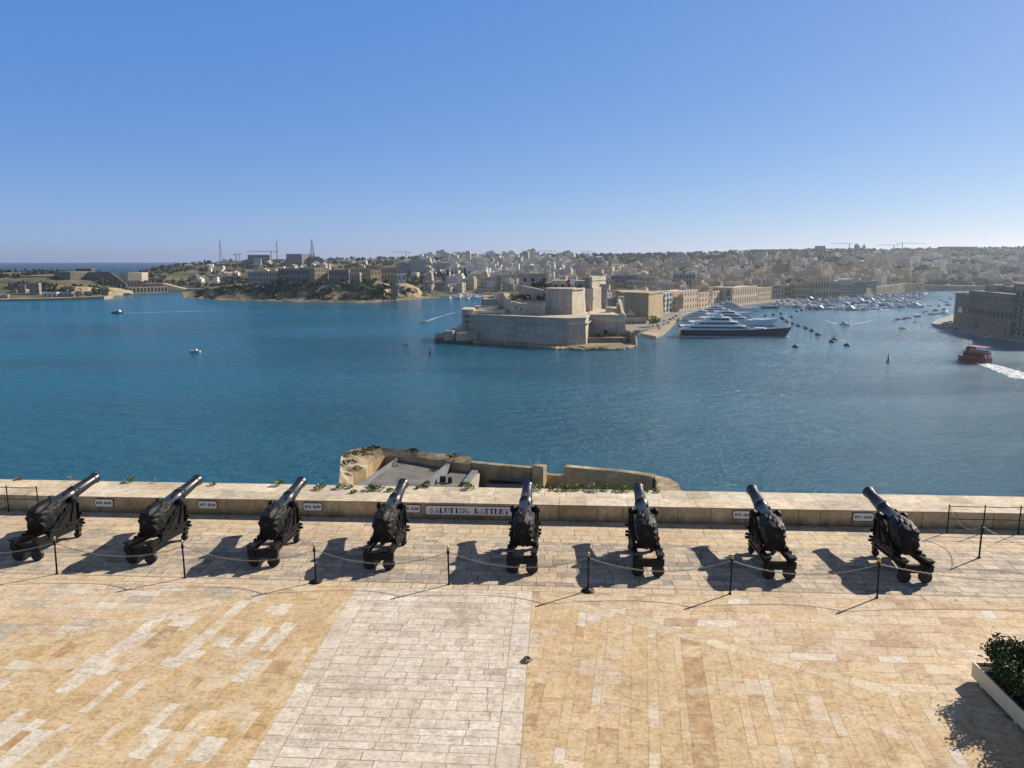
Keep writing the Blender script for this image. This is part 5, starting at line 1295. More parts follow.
# parish church with twin bell towers and dome, town landmarks
def church(p, s, label):
    o = empty('parish_church', p, R(12), label, 'church')
    mb = MB(); mb.box((0,10*s,7*s),(16*s,26*s,14*s)); mb.prism([(-8*s,-3*s),(8*s,-3*s),(8*s,23*s),(-8*s,23*s)], 14*s, 16*s, 0, [(-2*s,-3*s),(2*s,-3*s),(2*s,23*s),(-2*s,23*s)]); w = mb.build('nave', HOUSE, o); w.color = (.36,.28,.20,1)
    for sx in (-1,1):
        mb = MB(); mb.box((sx*8*s,-4*s,10*s),(5*s,5*s,20*s)); mb.box((sx*8*s,-4*s,20.3*s),(6*s,6*s,.6*s)); mb.lathe([(0,2.2*s),(2*s,1.9*s),(4*s,.8*s),(5*s,.15*s)], Matrix.Translation((sx*8*s,-4*s,20.6*s)) @ Matrix.Rotation(math.pi/2,4,'X'), 10); t = mb.build('bell_tower', HOUSE, o); t.color = (.37,.29,.20,1)
    mb = MB(); mb.lathe([(0,5*s),(4*s,5*s),(4.2*s,5.6*s),(5*s,5.3*s),(8*s,4.2*s),(10*s,2*s),(10.6*s,.8*s),(13*s,.7*s),(13.5*s,.1*s)], Matrix.Translation((0,14*s,15*s)) @ Matrix.Rotation(math.pi/2,4,'X'), 16); t = mb.build('dome', HOUSE, o); t.color = (.34,.27,.20,1)
    return o
church(at_depth(783,273,1700), 1.25, 'twin-towered parish church with a dome rising above the marina town')
church(at_depth(859.5,254.5,3250), 1.7, 'tiny domed church on the right skyline below the cranes')
bld('skyline_fort', 754,806,249.4,254.5,3280,60,'long low fort wall on the skyline above the marina town', (.20,.17,.14,1), 'fort', 10, 1, 10, cornice=False, winmat=GLASS_DARK)
bld('skyline_tower', 817,825,246.2,254,3250,20,'squat square tower block on the right skyline', (.24,.21,.18,1), 'building', 5, 4, 4)
bld('skyline_hall', 818,834,252,257.5,3150,30,'wide grey hall on the right hillside below the skyline', GREYB, 'building', 10, 2, 8)
bld('skyline_fort', 946,972,246.6,251.5,3150,60,'dark flat-topped fort on the skyline at the far right', (.22,.19,.16,1), 'fort', 5, 1, 8, cornice=False, winmat=GLASS_DARK)
bld('hill_block', 705,728,255,262.5,2900,30,'wide grey block on the hillside left of the skyline fort', (.30,.27,.24,1), 'building', 5, 4, 10)
bld('hill_block', 684,704,256.5,261,2950,30,'low grey block in the woods of the ridge', (.30,.28,.25,1), 'building', 5, 2, 8)
bld('naval_terrace', 905,948,267.5,272.5,2300,20,'long dark terrace on the hillside behind the creek', (.22,.20,.18,1), 'building', 10, 3, 20)
bld('naval_terrace', 950,990,270.6,275.6,2200,20,'long grey terrace on the hillside above the creek end', (.26,.23,.20,1), 'building', 10, 2, 18)
bld('flats', 398,412,263.5,272,2000,26,'pale grey flats on the slope above the headland villas', (.44,.43,.41,1), 'flats', 12, 5, 8)
bld('flats', 412,426,260.5,273,1980,30,'tall bluish white flats above the wharf houses', (.46,.46,.46,1), 'flats', 14, 7, 8)
bld('flats', 437,450,263.5,271,2080,26,'pale grey flats with ochre gable right of the tall flats', (.42,.41,.39,1), 'flats', 20, 5, 7)
bld('flats', 485,498,278,296,1480,24,'pale ribbed flats behind the small marina', (.46,.41,.32,1), 'flats', 8, 5, 5)
bld('flats', 499,516,275,292,1560,24,'white waterfront flats seen left of the fort keep', (.48,.46,.42,1), 'flats', 16, 6, 7)
bld('bell_tower', 497.5,501,276.5,297,1450,8,'square stone bell tower left of the fort', (.37,.29,.19,1), 'tower', 3, 4, 1, ww=.3, wh=.4)
bld('factory', 618,642,276.5,289,1180,30,'large grey-blue school block behind the fort tower', (.25,.255,.265,1), 'building', 10, 4, 8, winmat=GLASS_DARK)
bld('apartment_house', 632,643,281.5,294,1080,16,'cream three storey house with square windows behind the honey bastion', (.50,.44,.33,1), 'house', 8, 3, 4, winmat=GLASS_DARK)
bld('apartment_house', 643,655,277.5,294,1100,18,'tall stepped cream house behind the honey bastion', (.48,.41,.29,1), 'house', 14, 4, 4)
bld('apartment_house', 679,695,274.5,284,1350,22,'grey stone block with two rows of dark windows above the pink palazzo', (.33,.30,.26,1), 'house', 10, 2, 5, winmat=GLASS_DARK)

# ------------------------------------------------------------------ town houses
def house_mesh(k):
    rn = random.Random(k); mb = MB(); W, D, H = ((11,10,8),(9,12,11),(14,10,7),(10,10,14),(18,9,6),(8,9,9),(22,12,16),(12,12,10))[k]
    def wins(x0, x1, y, z0, z1, face):
        nx = max(2, int(abs(x1-x0)/2.9)); nzz = max(1, int((z1-z0)/3.2))
        for i in range(nx):
            for j in range(nzz):
                if rn.random() < .18: continue
                a = lerp(x0,x1,(i+.5)/nx); z = z0+(j+.55)*(z1-z0)/nzz
                if face == 'y': mb.box((a,y,z),(1.1,.16,1.7),m=1)
                else: mb.box((y,a,z),(.16,1.1,1.7),m=1)
    def vol(cx, cy, w, d, z0, z1):
        mb.box((cx,cy,(z0+z1)/2),(w,d,z1-z0))
        for (ax,ay,lx,ly) in ((0,-d/2+.15,w,.3),(0,d/2-.15,w,.3),(-w/2+.15,0,.3,d-.6),(w/2-.15,0,.3,d-.6)): mb.box((cx+ax,cy+ay,z1+.45),(lx,ly,.9))
        wins(cx-w/2,cx+w/2,cy-d/2,max(z0,0),z1,'y'); wins(cy-d/2,cy+d/2,cx+w/2,max(z0,0),z1,'x'); wins(cy-d/2,cy+d/2,cx-w/2,max(z0,0),z1,'x')
    vol(0,0,W,D,-5,H)
    if k in (1,3,5,7): mb.box((W*.2,D*.15,H+1.4),(W*.4,D*.35,2.8))
    if k in (2,7): vol(-W*.22,D*.1,W*.5,D*.6,H,H+3.4)
    if k == 6: vol(W*.2,0,W*.45,D*.8,H,H+3.4); mb.box((-W*.3,D*.2,H+1.2),(3,3,2.4))
    if k == 4: mb.prism([(-W/2,-D/2),(W/2,-D/2),(W/2,D/2),(-W/2,D/2)],H+.02,H+2.0,0,[(-W/2,-.1),(W/2,-.1),(W/2,.1),(-W/2,.1)])
    for i in range(2): mb.box((rn.uniform(-.35,.35)*W,rn.uniform(-.3,.3)*D,H+.7),(1.2,1.2,1.4))
    me = mb.mesh('town_house'); me.materials.append(HOUSE); me.materials.append(WINDOW_SHADE); return me, mb
HM = [house_mesh(k) for k in range(8)]
SHAPE = ['two storey','tall narrow','stepped low','four storey','long gabled','small square','big apartment','stepped roof-room']
TONES = {'white':(.74,.70,.60),'cream':(.64,.54,.38),'honey':(.58,.45,.27),'grey':(.46,.42,.36),'tan':(.50,.395,.26)}
houses = []; hr = random.Random(17)
def houses_on(n, ur, yr, tones, zone, dens, sc=(.85,1.3), kinds=(0,1,2,3,4,5,6,7), zf=None, gap=11):
    cells = {}; out = 0; tries = 0
    while out < n and tries < n*80:
        tries += 1
        y = hr.uniform(*yr); u = hr.uniform(*ur); x = xy(u, y).x
        z = ground(x, y) if zf is None else zf(x, y)
        if z is None or z < SEA+1.5: continue
        if not dens(u, y, x): continue
        key = (int(x/gap), int(y/(gap*1.5)))
        if any((key[0]+i, key[1]+j) in cells for i in (-1,0,1) for j in (0,)): continue
        cells[key] = 1; out += 1
        k = hr.choice(kinds); t = hr.choice(tones)
        houses.append(dict(x=x, y=y, z=z, k=k, t=t, zone=zone, s=hr.uniform(*sc), rz=hr.choice((-.35,.15,.45,-.1,.7))+hr.uniform(-.12,.12), u=512+x/y*FPX/1.004, size=1/y))
WT = ['white','white','white','cream','grey','grey']; HT = ['cream','honey','grey','tan','cream','white']; GT = ['grey','tan','tan','grey','cream']
def townz(x, y):
    u = 512+x/y*FPX/1.004
    return SEA+2.6 + min(16, max(0, (y-760)*.05))
def inside_town(u, y, x):
    """behind the quay frontage"""
    q = (y - 780)/ (1145-780); xq = lerp(155, 369, q)
    return x < xq - 34 and u > 600 and y > 800
houses_on(140, (600,770), (830,1560), HT, 'in the old town behind the quay palazzi', lambda u,y,x: inside_town(u,y,x), (.9,1.25), (0,1,2,3,5,7), townz, 12)
houses_on(300, (425,572), (1400,2650), WT, 'in the pale town left of the fort keep', lambda u,y,x: nz(x,y,.010,8) < .34, (.9,1.35))
houses_on(330, (560,800), (1540,2420), HT, 'on the slope between the fort and the marina', lambda u,y,x: nz(x,y,.010,8) < .34, (.9,1.3))
houses_on(200, (775,900), (1390,2300), HT+GT, 'in the town above the marina', lambda u,y,x: nz(x,y,.006,4) < .3, (.9,1.3))
houses_on(70, (190,424), (1720,2700), HT+['white'], 'among the bushes behind the palace headland', lambda u,y,x: nz(x,y,.008,6) < .15, (.8,1.4), (0,2,4,5,7))
houses_on(480, (845,1060), (1700,2950), GT+['white'], 'on the hazy hillside at the right', lambda u,y,x: nz(x,y,.006,4) < .2, (.9,1.5))
houses_on(110, (420,600), (2650,3250), WT, 'along the skyline behind the fort', lambda u,y,x: nz(x,y,.004,1) < 0.25, (1.0,1.6))
houses_on(60, (640,860), (2300,2750), GT, 'among the ridge trees above the town', lambda u,y,x: nz(x,y,.004,1) < 0.2, (1.0,1.5))
houses.sort(key=lambda h: h['y'])
front, rest = houses[:270], houses[270:]
cnt = {}
for h in sorted(front, key=lambda h: h['u']):
    key = (h['t'], h['k'], h['zone']); i = cnt.get(key, 0); cnt[key] = i+1; h['i'] = i
for h in front:
    me = HM[h['k']][0]; o = bpy.data.objects.new('town_house', me); COL.objects.link(o)
    o.location = (h['x'], h['y'], h['z']); o.rotation_euler = (0,0,h['rz']); o.scale = (h['s'],)*3
    j = hr.uniform(.9,1.1); o.color = [c*j for c in TONES[h['t']]]+[1]
    n_ = cnt[(h['t'], h['k'], h['zone'])]
    pos = '' if n_ == 1 else ', ' + nth(h['i'])
    tag(o, '%s %s house %s%s' % (h['t'], SHAPE[h['k']], h['zone'], pos), 'house', 'houses of the towns round the harbour')
mb = MB()
for h in rest:
    src = HM[h['k']][1]; M = Matrix.Translation((h['x'],h['y'],h['z'])) @ Matrix.Rotation(h['rz'],4,'Z') @ Matrix.Scale(h['s'],4); j = hr.uniform(.9,1.1); c = [q*j for q in TONES[h['t']]]
    o0 = len(mb.v); mb.v.extend([tuple(M @ Vector(p)) for p in src.v])
    for f, m_ in zip(src.f, src.m): mb.f.append([i+o0 for i in f]); mb.m.append(0); mb.sm.append(False); mb.c.append(c if m_ == 0 else (.06,.055,.05))
m, nt, b = new_mat('far_plaster'); at = nt.nodes.new('ShaderNodeAttribute'); at.attribute_name = 'tint'
nt.links.new(at.outputs['Color'], b.inputs['Base Color']); b.inputs['Roughness'].default_value = .9
tag(mb.build('distant_houses', m), 'hundreds of tiny distant houses on the hills round the harbour', None, None, 'stuff')

# ------------------------------------------------------------------ walled town at the right edge
qp = [on_plane(u, v, SEA) for u, v in ((931.5,324.5),(945,329.5),(960,333),(985,337.5),(1010,341),(1040,344.5))]
far_ = [on_plane(938,320.5,SEA), on_plane(952,316.5,SEA)]
poly = [(p.x,p.y) for p in qp][::-1]
back = [(p.x,p.y) for p in far_]
q = [(p.x,p.y) for p in qp] + [(700,600),(700,1150)] + back[::-1]
mb = MB(); mb.prism(q, SEA-2, SEA+1.6); tag(mb.build('right_quay', plain('quay_paving', (.27,.25,.21), .9, 0, .2, .1)), None, None, None, 'structure')
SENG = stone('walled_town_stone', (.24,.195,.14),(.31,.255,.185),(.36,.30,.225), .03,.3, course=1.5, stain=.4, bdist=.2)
A_, B_ = at_depth(965.5,331,728), at_depth(1011,335.5,640)
zT = zat(291.5,700); zB = SEA+1.6
d = (Vector((B_.x,B_.y))-Vector((A_.x,A_.y))); Lf = d.length; rz = math.atan2(d.y,d.x)
o = empty('walled_town_front', (A_.x,A_.y,zB), rz, 'tall shaded stone front with a row of arches beside the creek', 'building'); Hh = zT-zB
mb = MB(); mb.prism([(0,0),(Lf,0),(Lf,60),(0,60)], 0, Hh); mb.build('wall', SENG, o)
mb = MB(); mb.prism([(-.5,-2.2),(Lf+.3,-2.2),(Lf+.3,0.5),(-.5,.5)], 0, Hh*.34, 0, [(0,-.6),(Lf,-.6),(Lf,.5),(0,.5)]); mb.build('bastion_base', SENG, o)
def arch_part(W_, H0, x, z, nm, mt, y=-.1, arch=True):
    pts = [(-W_/2,-H0/2),(W_/2,-H0/2)] + ([(W_/2*math.cos(R(t)), H0/2-W_/2+W_/2*math.sin(R(t))) for t in range(0,181,30)] if arch else [(W_/2,H0/2),(-W_/2,H0/2)])
    n = len(pts); mb = MB(); mb.add([(px,-.06,pz_) for px,pz_ in pts]+[(px,.3,pz_) for px,pz_ in pts], [tuple(range(n))]+[((i+1)%n,i,n+i,n+(i+1)%n) for i in range(n)])
    w = mb.build(nm, mt, o); w.location = (x,y,z); return w
for i in range(12): arch_part(Lf/12*.52, Hh*.155, (i+.55)*Lf/12.1, Hh*.475, 'arch', GLASS_DARK)
for i in range(13):
    arch_part(1.7, 2.4, (i+.6)*Lf/13.2, Hh*.86, 'window', GLASS_DARK, arch=False)
for i in range(9):
    if i in (3,): continue
    arch_part(1.6+.5*(i%3), 2.2+.5*(i%2), (i+.7)*Lf/9.4 + (i%2), Hh*(.68+.03*(i%3)), 'window', WINDOW_SHADE, arch=False)
arch_part(6.5, 6.5, Lf*.30, 3.4, 'gateway', GLASS_DARK, -2.0); arch_part(2.5, 3.5, Lf*.93, 3.0, 'doorway', GLASS_DARK, -2.0)
for i,(x,y,w,dd,h) in enumerate(((8,20,14,14,4),(26,18,16,18,6),(45,22,18,16,5),(60,26,20,20,8),(20,42,18,14,7),(50,44,20,14,7))):
    mb = MB(); mb.box((x,y,Hh+h/2),(w,dd,h)); mb.box((x+2,y+2,Hh+h+1),(4,4,2)); c = mb.build('roof_house', HOUSE, o); c.color = [(.36,.30,.22,1),(.44,.40,.32,1),(.33,.28,.22,1)][i%3]
# the recessed corner tower with its round-topped opening
A2, B2_ = at_depth(952.5,328.5,775), at_depth(964.5,331,742)
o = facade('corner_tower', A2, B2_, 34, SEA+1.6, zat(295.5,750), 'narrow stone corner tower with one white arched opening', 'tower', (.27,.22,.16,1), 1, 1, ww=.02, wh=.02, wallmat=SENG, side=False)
arch_part((Vector(B2_)-Vector(A2)).length*.34, 5.5, (Vector(B2_)-Vector(A2)).length*.5, 14.5, 'arched_opening', SIGN_WHITE)
A3, B3_ = at_depth(1011.5,335.5,642), at_depth(1042,341,585)
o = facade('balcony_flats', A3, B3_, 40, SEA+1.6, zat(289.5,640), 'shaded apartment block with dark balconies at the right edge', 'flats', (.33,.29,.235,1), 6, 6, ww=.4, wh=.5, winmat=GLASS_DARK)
W3 = (Vector(B3_)-Vector(A3)).length
for f in range(1,6):
    for k in range(3):
        mb = MB(); hh = (zat(289.5,640)-SEA-1.6)/6; mb.box((W3*(k+.5)/3, -.9, f*hh), (W3/3*.7,1.7,.25)); mb.box((W3*(k+.5)/3, -1.7, f*hh+.6), (W3/3*.7,.12,1.1)); mb.build('balcony', DARK_STEEL if f % 2 else GREY_CONC, o)
mb = MB(); mb.box((W3*.5, 12, (zat(289.5,640)-SEA-1.6)+5), (W3*.8,14,9)); c = mb.build('penthouse', HOUSE, o); c.color = (.50,.53,.58,1)

# ------------------------------------------------------------------ boats
def hull(mb, L, W, H, m=0, bow=.35, sheer=.25, draft=.4, stern=.85, n=14):
    vs = []
    for i in range(n+1):
        t = i/n; x = -L/2 + L*t
        b = stern + (1-stern)*min(1,t/.3) if t < .3 else (1 if t < 1-bow else math.sqrt(max(0,1-((t-(1-bow))/bow)**2)))
        b = max(b, .02); zt = H*(1+sheer*max(0,(t-.4)/.6)**2); rake = .10*L*max(0,(t-.75)/.25)**2
        w = W/2*b
        vs += [(x+rake,-w,zt),(x+rake*.4,-w*.92,0),(x,-w*.4,-draft),(x,w*.4,-draft),(x+rake*.4,w*.92,0),(x+rake,w,zt)]
    fs = []
    for i in range(n):
        o, q = i*6, i*6+6
        fs += [(o+k,o+k+1,q+k+1,q+k) for k in range(5)]; fs.append((o+5,o,q,q+5))
    fs += [(0,5,4,3,2,1), tuple(n*6+k for k in range(6))]
    mb.add(vs, fs, m)
def tier(mb, x0, x1, w, z0, z1, rake0=.3, rake1=1.2, m=0, tap=.55):
    """deckhouse with raked ends and a narrowed front"""
    a = [(x0,-w/2),(x1-(x1-x0)*.18,-w/2),(x1,-w/2*tap),(x1,w/2*tap),(x1-(x1-x0)*.18,w/2),(x0,w/2)]
    h = z1-z0; b = [(x+ (rake0*h if i in (0,5) else -rake1*h), y*.93) for i,(x,y) in enumerate(a)]
    mb.prism(a, z0, z1, m, b)
def band(mb, x0, x1, w, z0, z1, m=0):
    tier(mb, x0, x1, w, z0, z1, .3, 1.2, m)
def superyacht(p, rz, L, hullmat, label, name='superyacht', flag=True, tiers=3):
    o = empty(name, p, rz, label, 'yacht'); W = L*.155; H = L*.074
    mb = MB(); hull(mb, L, W, H, 0, .42, .35, 1.0); mb.build('hull', hullmat, o)
    mb = MB(); hull(mb, L*.985, W*1.012, .9, 0, .42, 0, .1); mb.build('boot_stripe', WHITE_GEL, o)
    z = H*.98; dh = L*.040
    spans = [(-.46,.20),(-.37,.12),(-.26,.04)][:tiers]
    for i,(a,b) in enumerate(spans):
        mb = MB(); tier(mb, a*L, b*L, W*(.95-.10*i), z, z+dh, .1, 1.3); d_ = mb.build('deckhouse', WHITE_GEL, o)
        mb = MB(); tier(mb, (a+.05)*L, (b-.03)*L, W*(.963-.10*i), z+dh*.42, z+dh*.80, .1, 1.3); mb.build('window_band', GLASS_DARK, d_)
        mb = MB(); mb.box(((a-.035+b-.06)/2*L, 0, z+dh+.06), ((b-a)*L*.98, W*(.94-.10*i), .22)); mb.build('deck', WHITE_GEL, d_)
        z += dh+.14
    mb = MB(); x = (spans[-1][0]+spans[-1][1])/2*L
    mb.prism([(x-L*.05,-W*.25),(x+L*.03,-W*.25),(x+L*.03,W*.25),(x-L*.05,W*.25)], z, z+dh*.9, 0, [(x-L*.075,-W*.2),(x-L*.03,-W*.2),(x-L*.03,W*.2),(x-L*.075,W*.2)]); mb.bar((x-L*.05,0,z+dh*.8),(x-L*.06,0,z+dh*2.1),.5); mb.box((x-L*.055,0,z+dh*1.5),(.6,W*.3,.3)); mb.build('radar_mast', WHITE_GEL, o)
    for sx in (-1,1): mb = MB(); mb.ball((x+L*.012,sx*W*.16,z+dh*.35), dh*.36, 8); mb.build('radar_dome', WHITE_GEL, o)
    mb = MB(); mb.bar((L*.42,0,H*1.3),(L*.43,0,H*1.3+L*.05),.25); mb.build('jack_staff', WHITE_GEL, o)
    if flag: mb = MB(); mb.bar((-L*.485,0,H),(-L*.505,0,H+L*.045),.18); mb.box((-L*.512,0,H+L*.033),(L*.018,.12,L*.022)); mb.build('ensign', FLAG_RED, o)
    mb = MB(); tier(mb, .24*L, .36*L, W*.5, H*1.05, H*1.05+dh*.4, .2, .8); mb.build('foredeck_locker', WHITE_GEL, o)
    return o
p = on_plane(730, 336.8, SEA); superyacht(p, R(-5), 84, NAVY_GEL, 'huge navy-hulled superyacht with white decks moored by the fort')
p = on_plane(735, 325.2, SEA); superyacht(p, R(-6), 70, WHITE_GEL, 'large white superyacht moored behind the navy-hulled one', flag=False, tiers=3)
p = on_plane(734, 311.0, SEA); superyacht(p, R(-10), 56, WHITE_GEL, 'white motor yacht with a tall mast behind the two big superyachts', tiers=3)
p = on_plane(722, 316.5, SEA); superyacht(p, R(-8), 58, WHITE_GEL, 'white yacht squeezed between the quay palazzi and the big white superyacht', flag=False, tiers=3)
p = on_plane(707, 320.5, SEA); superyacht(p, R(-6), 52, WHITE_GEL, 'white yacht mostly hidden behind the upper decks of the navy superyacht', flag=False, tiers=3)
def barge(p, rz, L, label):
    o = empty('barge', p, rz, label, 'barge'); mb = MB(); hull(mb, L, L*.25, L*.09, 0, .15, .1, .5); mb.build('hull', DARK_STEEL, o); mb = MB(); mb.box((-L*.3,0,L*.15),(L*.18,L*.16,L*.12)); mb.build('wheelhouse', WHITE_GEL, o)
barge(on_plane(768,308.3,SEA), 0, 26, 'dark low barge right of the moored white yachts')
# small craft: four kinds, one mesh each with hull, cabin and glass
def boat_mesh(kind):
    mb = MB()
    if kind == 0:    # cabin cruiser
        hull(mb, 12, 3.8, 1.5, 0); tier(mb, -3.5, 3.2, 3.2, 1.4, 2.9, .1, 1.0, 1); tier(mb, -3.0, 2.6, 3.3, 2.0, 2.6, .1, 1.0, 2); tier(mb, -3.2, 1.0, 2.8, 2.9, 3.7, .1, .8, 1); mb.bar((-2.2,0,3.7),(-2.8,0,5.2),.12,m=1)
    elif kind == 1:  # flybridge yacht
        hull(mb, 20, 5.2, 2.3, 0); tier(mb, -7, 5, 4.6, 2.2, 4.2, .1, 1.1, 1); tier(mb, -6, 4.2, 4.7, 3.0, 3.8, .1, 1.1, 2); tier(mb, -6.5, 1.5, 4.2, 4.2, 5.5, .1, 1.0, 1); tier(mb, -4, 1.0, 4.25, 4.6, 5.2, .1, 1.0, 2); mb.bar((-4,0,5.5),(-5,0,8),.2,m=1)
    elif kind == 2:  # sailing yacht
        hull(mb, 13, 3.9, 1.3, 0, .5, .2); tier(mb, -2.5, 3, 2.2, 1.3, 1.9, .2, 1.0, 1); mb.bar((.8,0,1.3),(.8,0,18),.16,m=3); mb.bar((.8,0,3),(-4.6,0,2.8),.3,m=1); mb.bar((.8,-1.1,9.5),(.8,1.1,9.5),.1,m=3)
    else:            # open fishing boat
        hull(mb, 7, 2.5, 1.0, 0, .4, .5); mb.box((-.3,0,1.5),(1.8,1.5,1.2),m=1); mb.box((-.2,0,1.8),(1.9,1.55,.4),m=2); mb.box((-2.2,0,1.0),(1.6,1.6,.2),m=3)
    me = mb.mesh(('cabin_cruiser','flybridge_yacht','sailing_yacht','fishing_boat')[kind])
    for mt in (BOATPAINT, WHITE_GEL, GLASS_DARK, STEEL_GREY): me.materials.append(mt)
    return me
BM = [boat_mesh(k) for k in range(4)]; BN = ['cabin cruiser','flybridge yacht','sailing yacht','fishing boat']
HULLC = {'white':(.72,.73,.74,1),'blue':(.05,.09,.20,1),'grey':(.30,.31,.33,1),'dark':(.03,.032,.04,1),'cream':(.55,.50,.40,1),'red':(.35,.04,.04,1)}
def boat(kind, p, rz, s, colour, label, group=None):
    o = bpy.data.objects.new(BN[kind].replace(' ','_'), BM[kind]); COL.objects.link(o); o.location = p; o.rotation_euler = (0,0,rz); o.scale = (s,s,s); o.color = HULLC[colour]
    return tag(o, label, 'boat', group)
br = random.Random(23)
ROWN = ['front','second','third','fourth','fifth','sixth','seventh','eighth','ninth','rearmost']
for r_ in range(10):
    t = r_/9
    for i in range(28):
        k = (i+.5)/28
        u = lerp(lerp(772,784,t), lerp(918,944,t), k) + br.uniform(-1.5,1.5)
        vf = 305.8 + (4.0*math.sin(math.pi*min(1,(u-772)/150)) if u < 912 else 3.5-(u-912)*.55)
        vb = 300.4 - (u-784)*.085
        v = lerp(vf, vb, t**.85) + br.uniform(-.5,.5)
        if v > 307 and u < 786: continue
        if br.random() < .12: continue
        kd = br.choice((0,0,1,1,2,2,2)); p = on_plane(u, v, SEA)
        if ground(p.x, p.y) is not None and p.y > 1400: continue
        cl = br.choice(('white','white','white','white','blue','grey','dark','cream'))
        boat(kd, p, R(-75)+br.uniform(-.25,.25) if i % 2 else R(100)+br.uniform(-.25,.25), br.uniform(.6,1.05)*(1.1 if r_ == 0 else 1), cl, '%s %s in the %s row of the marina, %s' % (cl, BN[kd], ROWN[r_], nth(i)), 'boats packed into the marina')
for i,(u,v) in enumerate(((450,298.4),(453.5,297.4),(457,298.8),(460,297.2),(463,298.4),(466,297.2),(468.5,298.8),(471,297),(474,298.4),(477,297),(480,298.2),(484,297.4))):
    kd = (2,0,2,1,2,1,2,0,1,2,0,2)[i]; cl = ('white','white','blue','white','white','white','white','cream','white','white','white','grey')[i]
    boat(kd, on_plane(u,v,SEA), R(80+20*(i%3)), 1.15, cl, '%s %s in the small marina left of the fort, %s' % (cl, BN[kd], nth(i)), 'boats in the small marina left of the fort')
for i,(u,v,kd,cl,s) in enumerate(((898,320,3,'dark',1),(904,319.5,3,'dark',1),(908,318.5,3,'grey',1),(902,328.5,3,'dark',.7),(918,316.5,2,'dark',.8),(923,313.5,3,'white',1.1),(926,311.8,3,'white',1),(933,314.5,2,'grey',.8),(935.5,311,3,'dark',1.1),(939,306.5,3,'blue',1.1),(943,314,0,'white',.9),(946,302.5,3,'white',1),(944,309.5,3,'grey',1),(950,299.5,3,'dark',1),(941,300.5,3,'white',1),(948,305.5,3,'dark',1.1),(915,322,3,'dark',.5),(893,321.8,3,'grey',.5),(930,306.2,3,'white',.9))):
    boat(kd, on_plane(u,v,SEA), R(30+50*(i%4)), s*1.05, cl, 'small %s %s moored off the walled town, %s' % (cl, BN[kd], nth(sorted(range(19), key=lambda j: (898,904,908,902,918,923,926,933,935.5,939,943,946,944,950,941,948,915,893,930)[j]).index(i))), 'small boats moored in the creek mouth')
for k,(u,v,L) in enumerate(((930,288.8,42),(951,289.0,46),(897,290.5,38))):
    superyacht(on_plane(u,v,SEA), R(15), L, WHITE_GEL, ('white ferry-sized yacht lying along the far quay','streamlined white yacht at the end of the creek','big white motor yacht towering over the rear of the marina')[k], flag=False, tiers=3)
boat(0, on_plane(845,325.2,SEA), R(-75), 1.0, 'white', 'white cabin cruiser crossing the open water in front of the marina')
boat(3, on_plane(195.5,352.2,SEA), R(170), 1.05, 'cream', 'lone small cream boat on the open water at the left')
boat(0, on_plane(117.5,313.4,SEA), R(176), 1.1, 'dark', 'dark cabin cruiser trailing a long wake at the far left')
boat(3, on_plane(423.8,322.6,SEA), R(200), 1.1, 'white', 'small white boat speeding towards the left side of the fort')
boat(3, on_plane(406,344.6,SEA), R(20), .6, 'grey', 'tiny grey dinghy on the water left of the fort')
# mooring buoys
BU = [(795.5,347.3),(832,342.2),(834.5,340),(818,335),(812,331),(806,328.6),(798.5,326.2),(793,324.2),(787,322),(783.5,319.8),(781.6,318),(791.7,317.4),(781,314),(773.5,315.2),(766,316.2),(797,311.8),(802,310.6),(810.5,310),(817,309.6),(847,345.8)]
mb = MB(); mb.lathe([(-.7,.5),(-.6,1.35),(0,1.55),(.7,1.4),(1.15,.9),(1.25,.3)], Matrix.Rotation(math.pi/2,4,'X'), 16); mb.lathe([(1.2,.16),(1.6,.16),(1.62,.32),(1.78,.32),(1.8,.1)], Matrix.Rotation(math.pi/2,4,'X'), 8)
bme = mb.mesh('mooring_buoy'); bme.materials.append(BUOY)
order = sorted(range(len(BU)), key=lambda i: -BU[i][1])
for i,(u,v) in enumerate(BU):
    o = bpy.data.objects.new('mooring_buoy', bme); COL.objects.link(o); o.location = on_plane(u,v,SEA); o.scale = (1.55,)*3
    rk = order.index(i); tag(o, 'dark round mooring buoy right of the superyachts, ' + ('nearest of them' if rk == 0 else nth(sorted(range(len(BU)), key=lambda j: BU[j][0]).index(i))), 'buoy', 'dark mooring buoys')
def marker(u, v, h, col, label):
    o = empty('marker_buoy', on_plane(u,v,SEA), 0, label, 'buoy')
    mb = MB(); mb.lathe([(-.5,.6),(.0,1.1),(.5,1.1),(.7,.5)], Matrix.Rotation(math.pi/2,4,'X'), 12); mb.build('float', col, o)
    mb = MB(); mb.lathe([(.7,.55),(h*.8,.3)], Matrix.Rotation(math.pi/2,4,'X'), 10); mb.build('mast', col, o)
    mb = MB(); mb.lathe([(h*.8,.5),(h,.05)], Matrix.Rotation(math.pi/2,4,'X'), 10); mb.build('top_mark', col, o)
marker(430.3,355,5.5, RED_PAINT, 'slim red marker buoy just left of the fort'); marker(888,362,5.0, DARK_STEEL, 'slim dark marker buoy in front of the walled town')
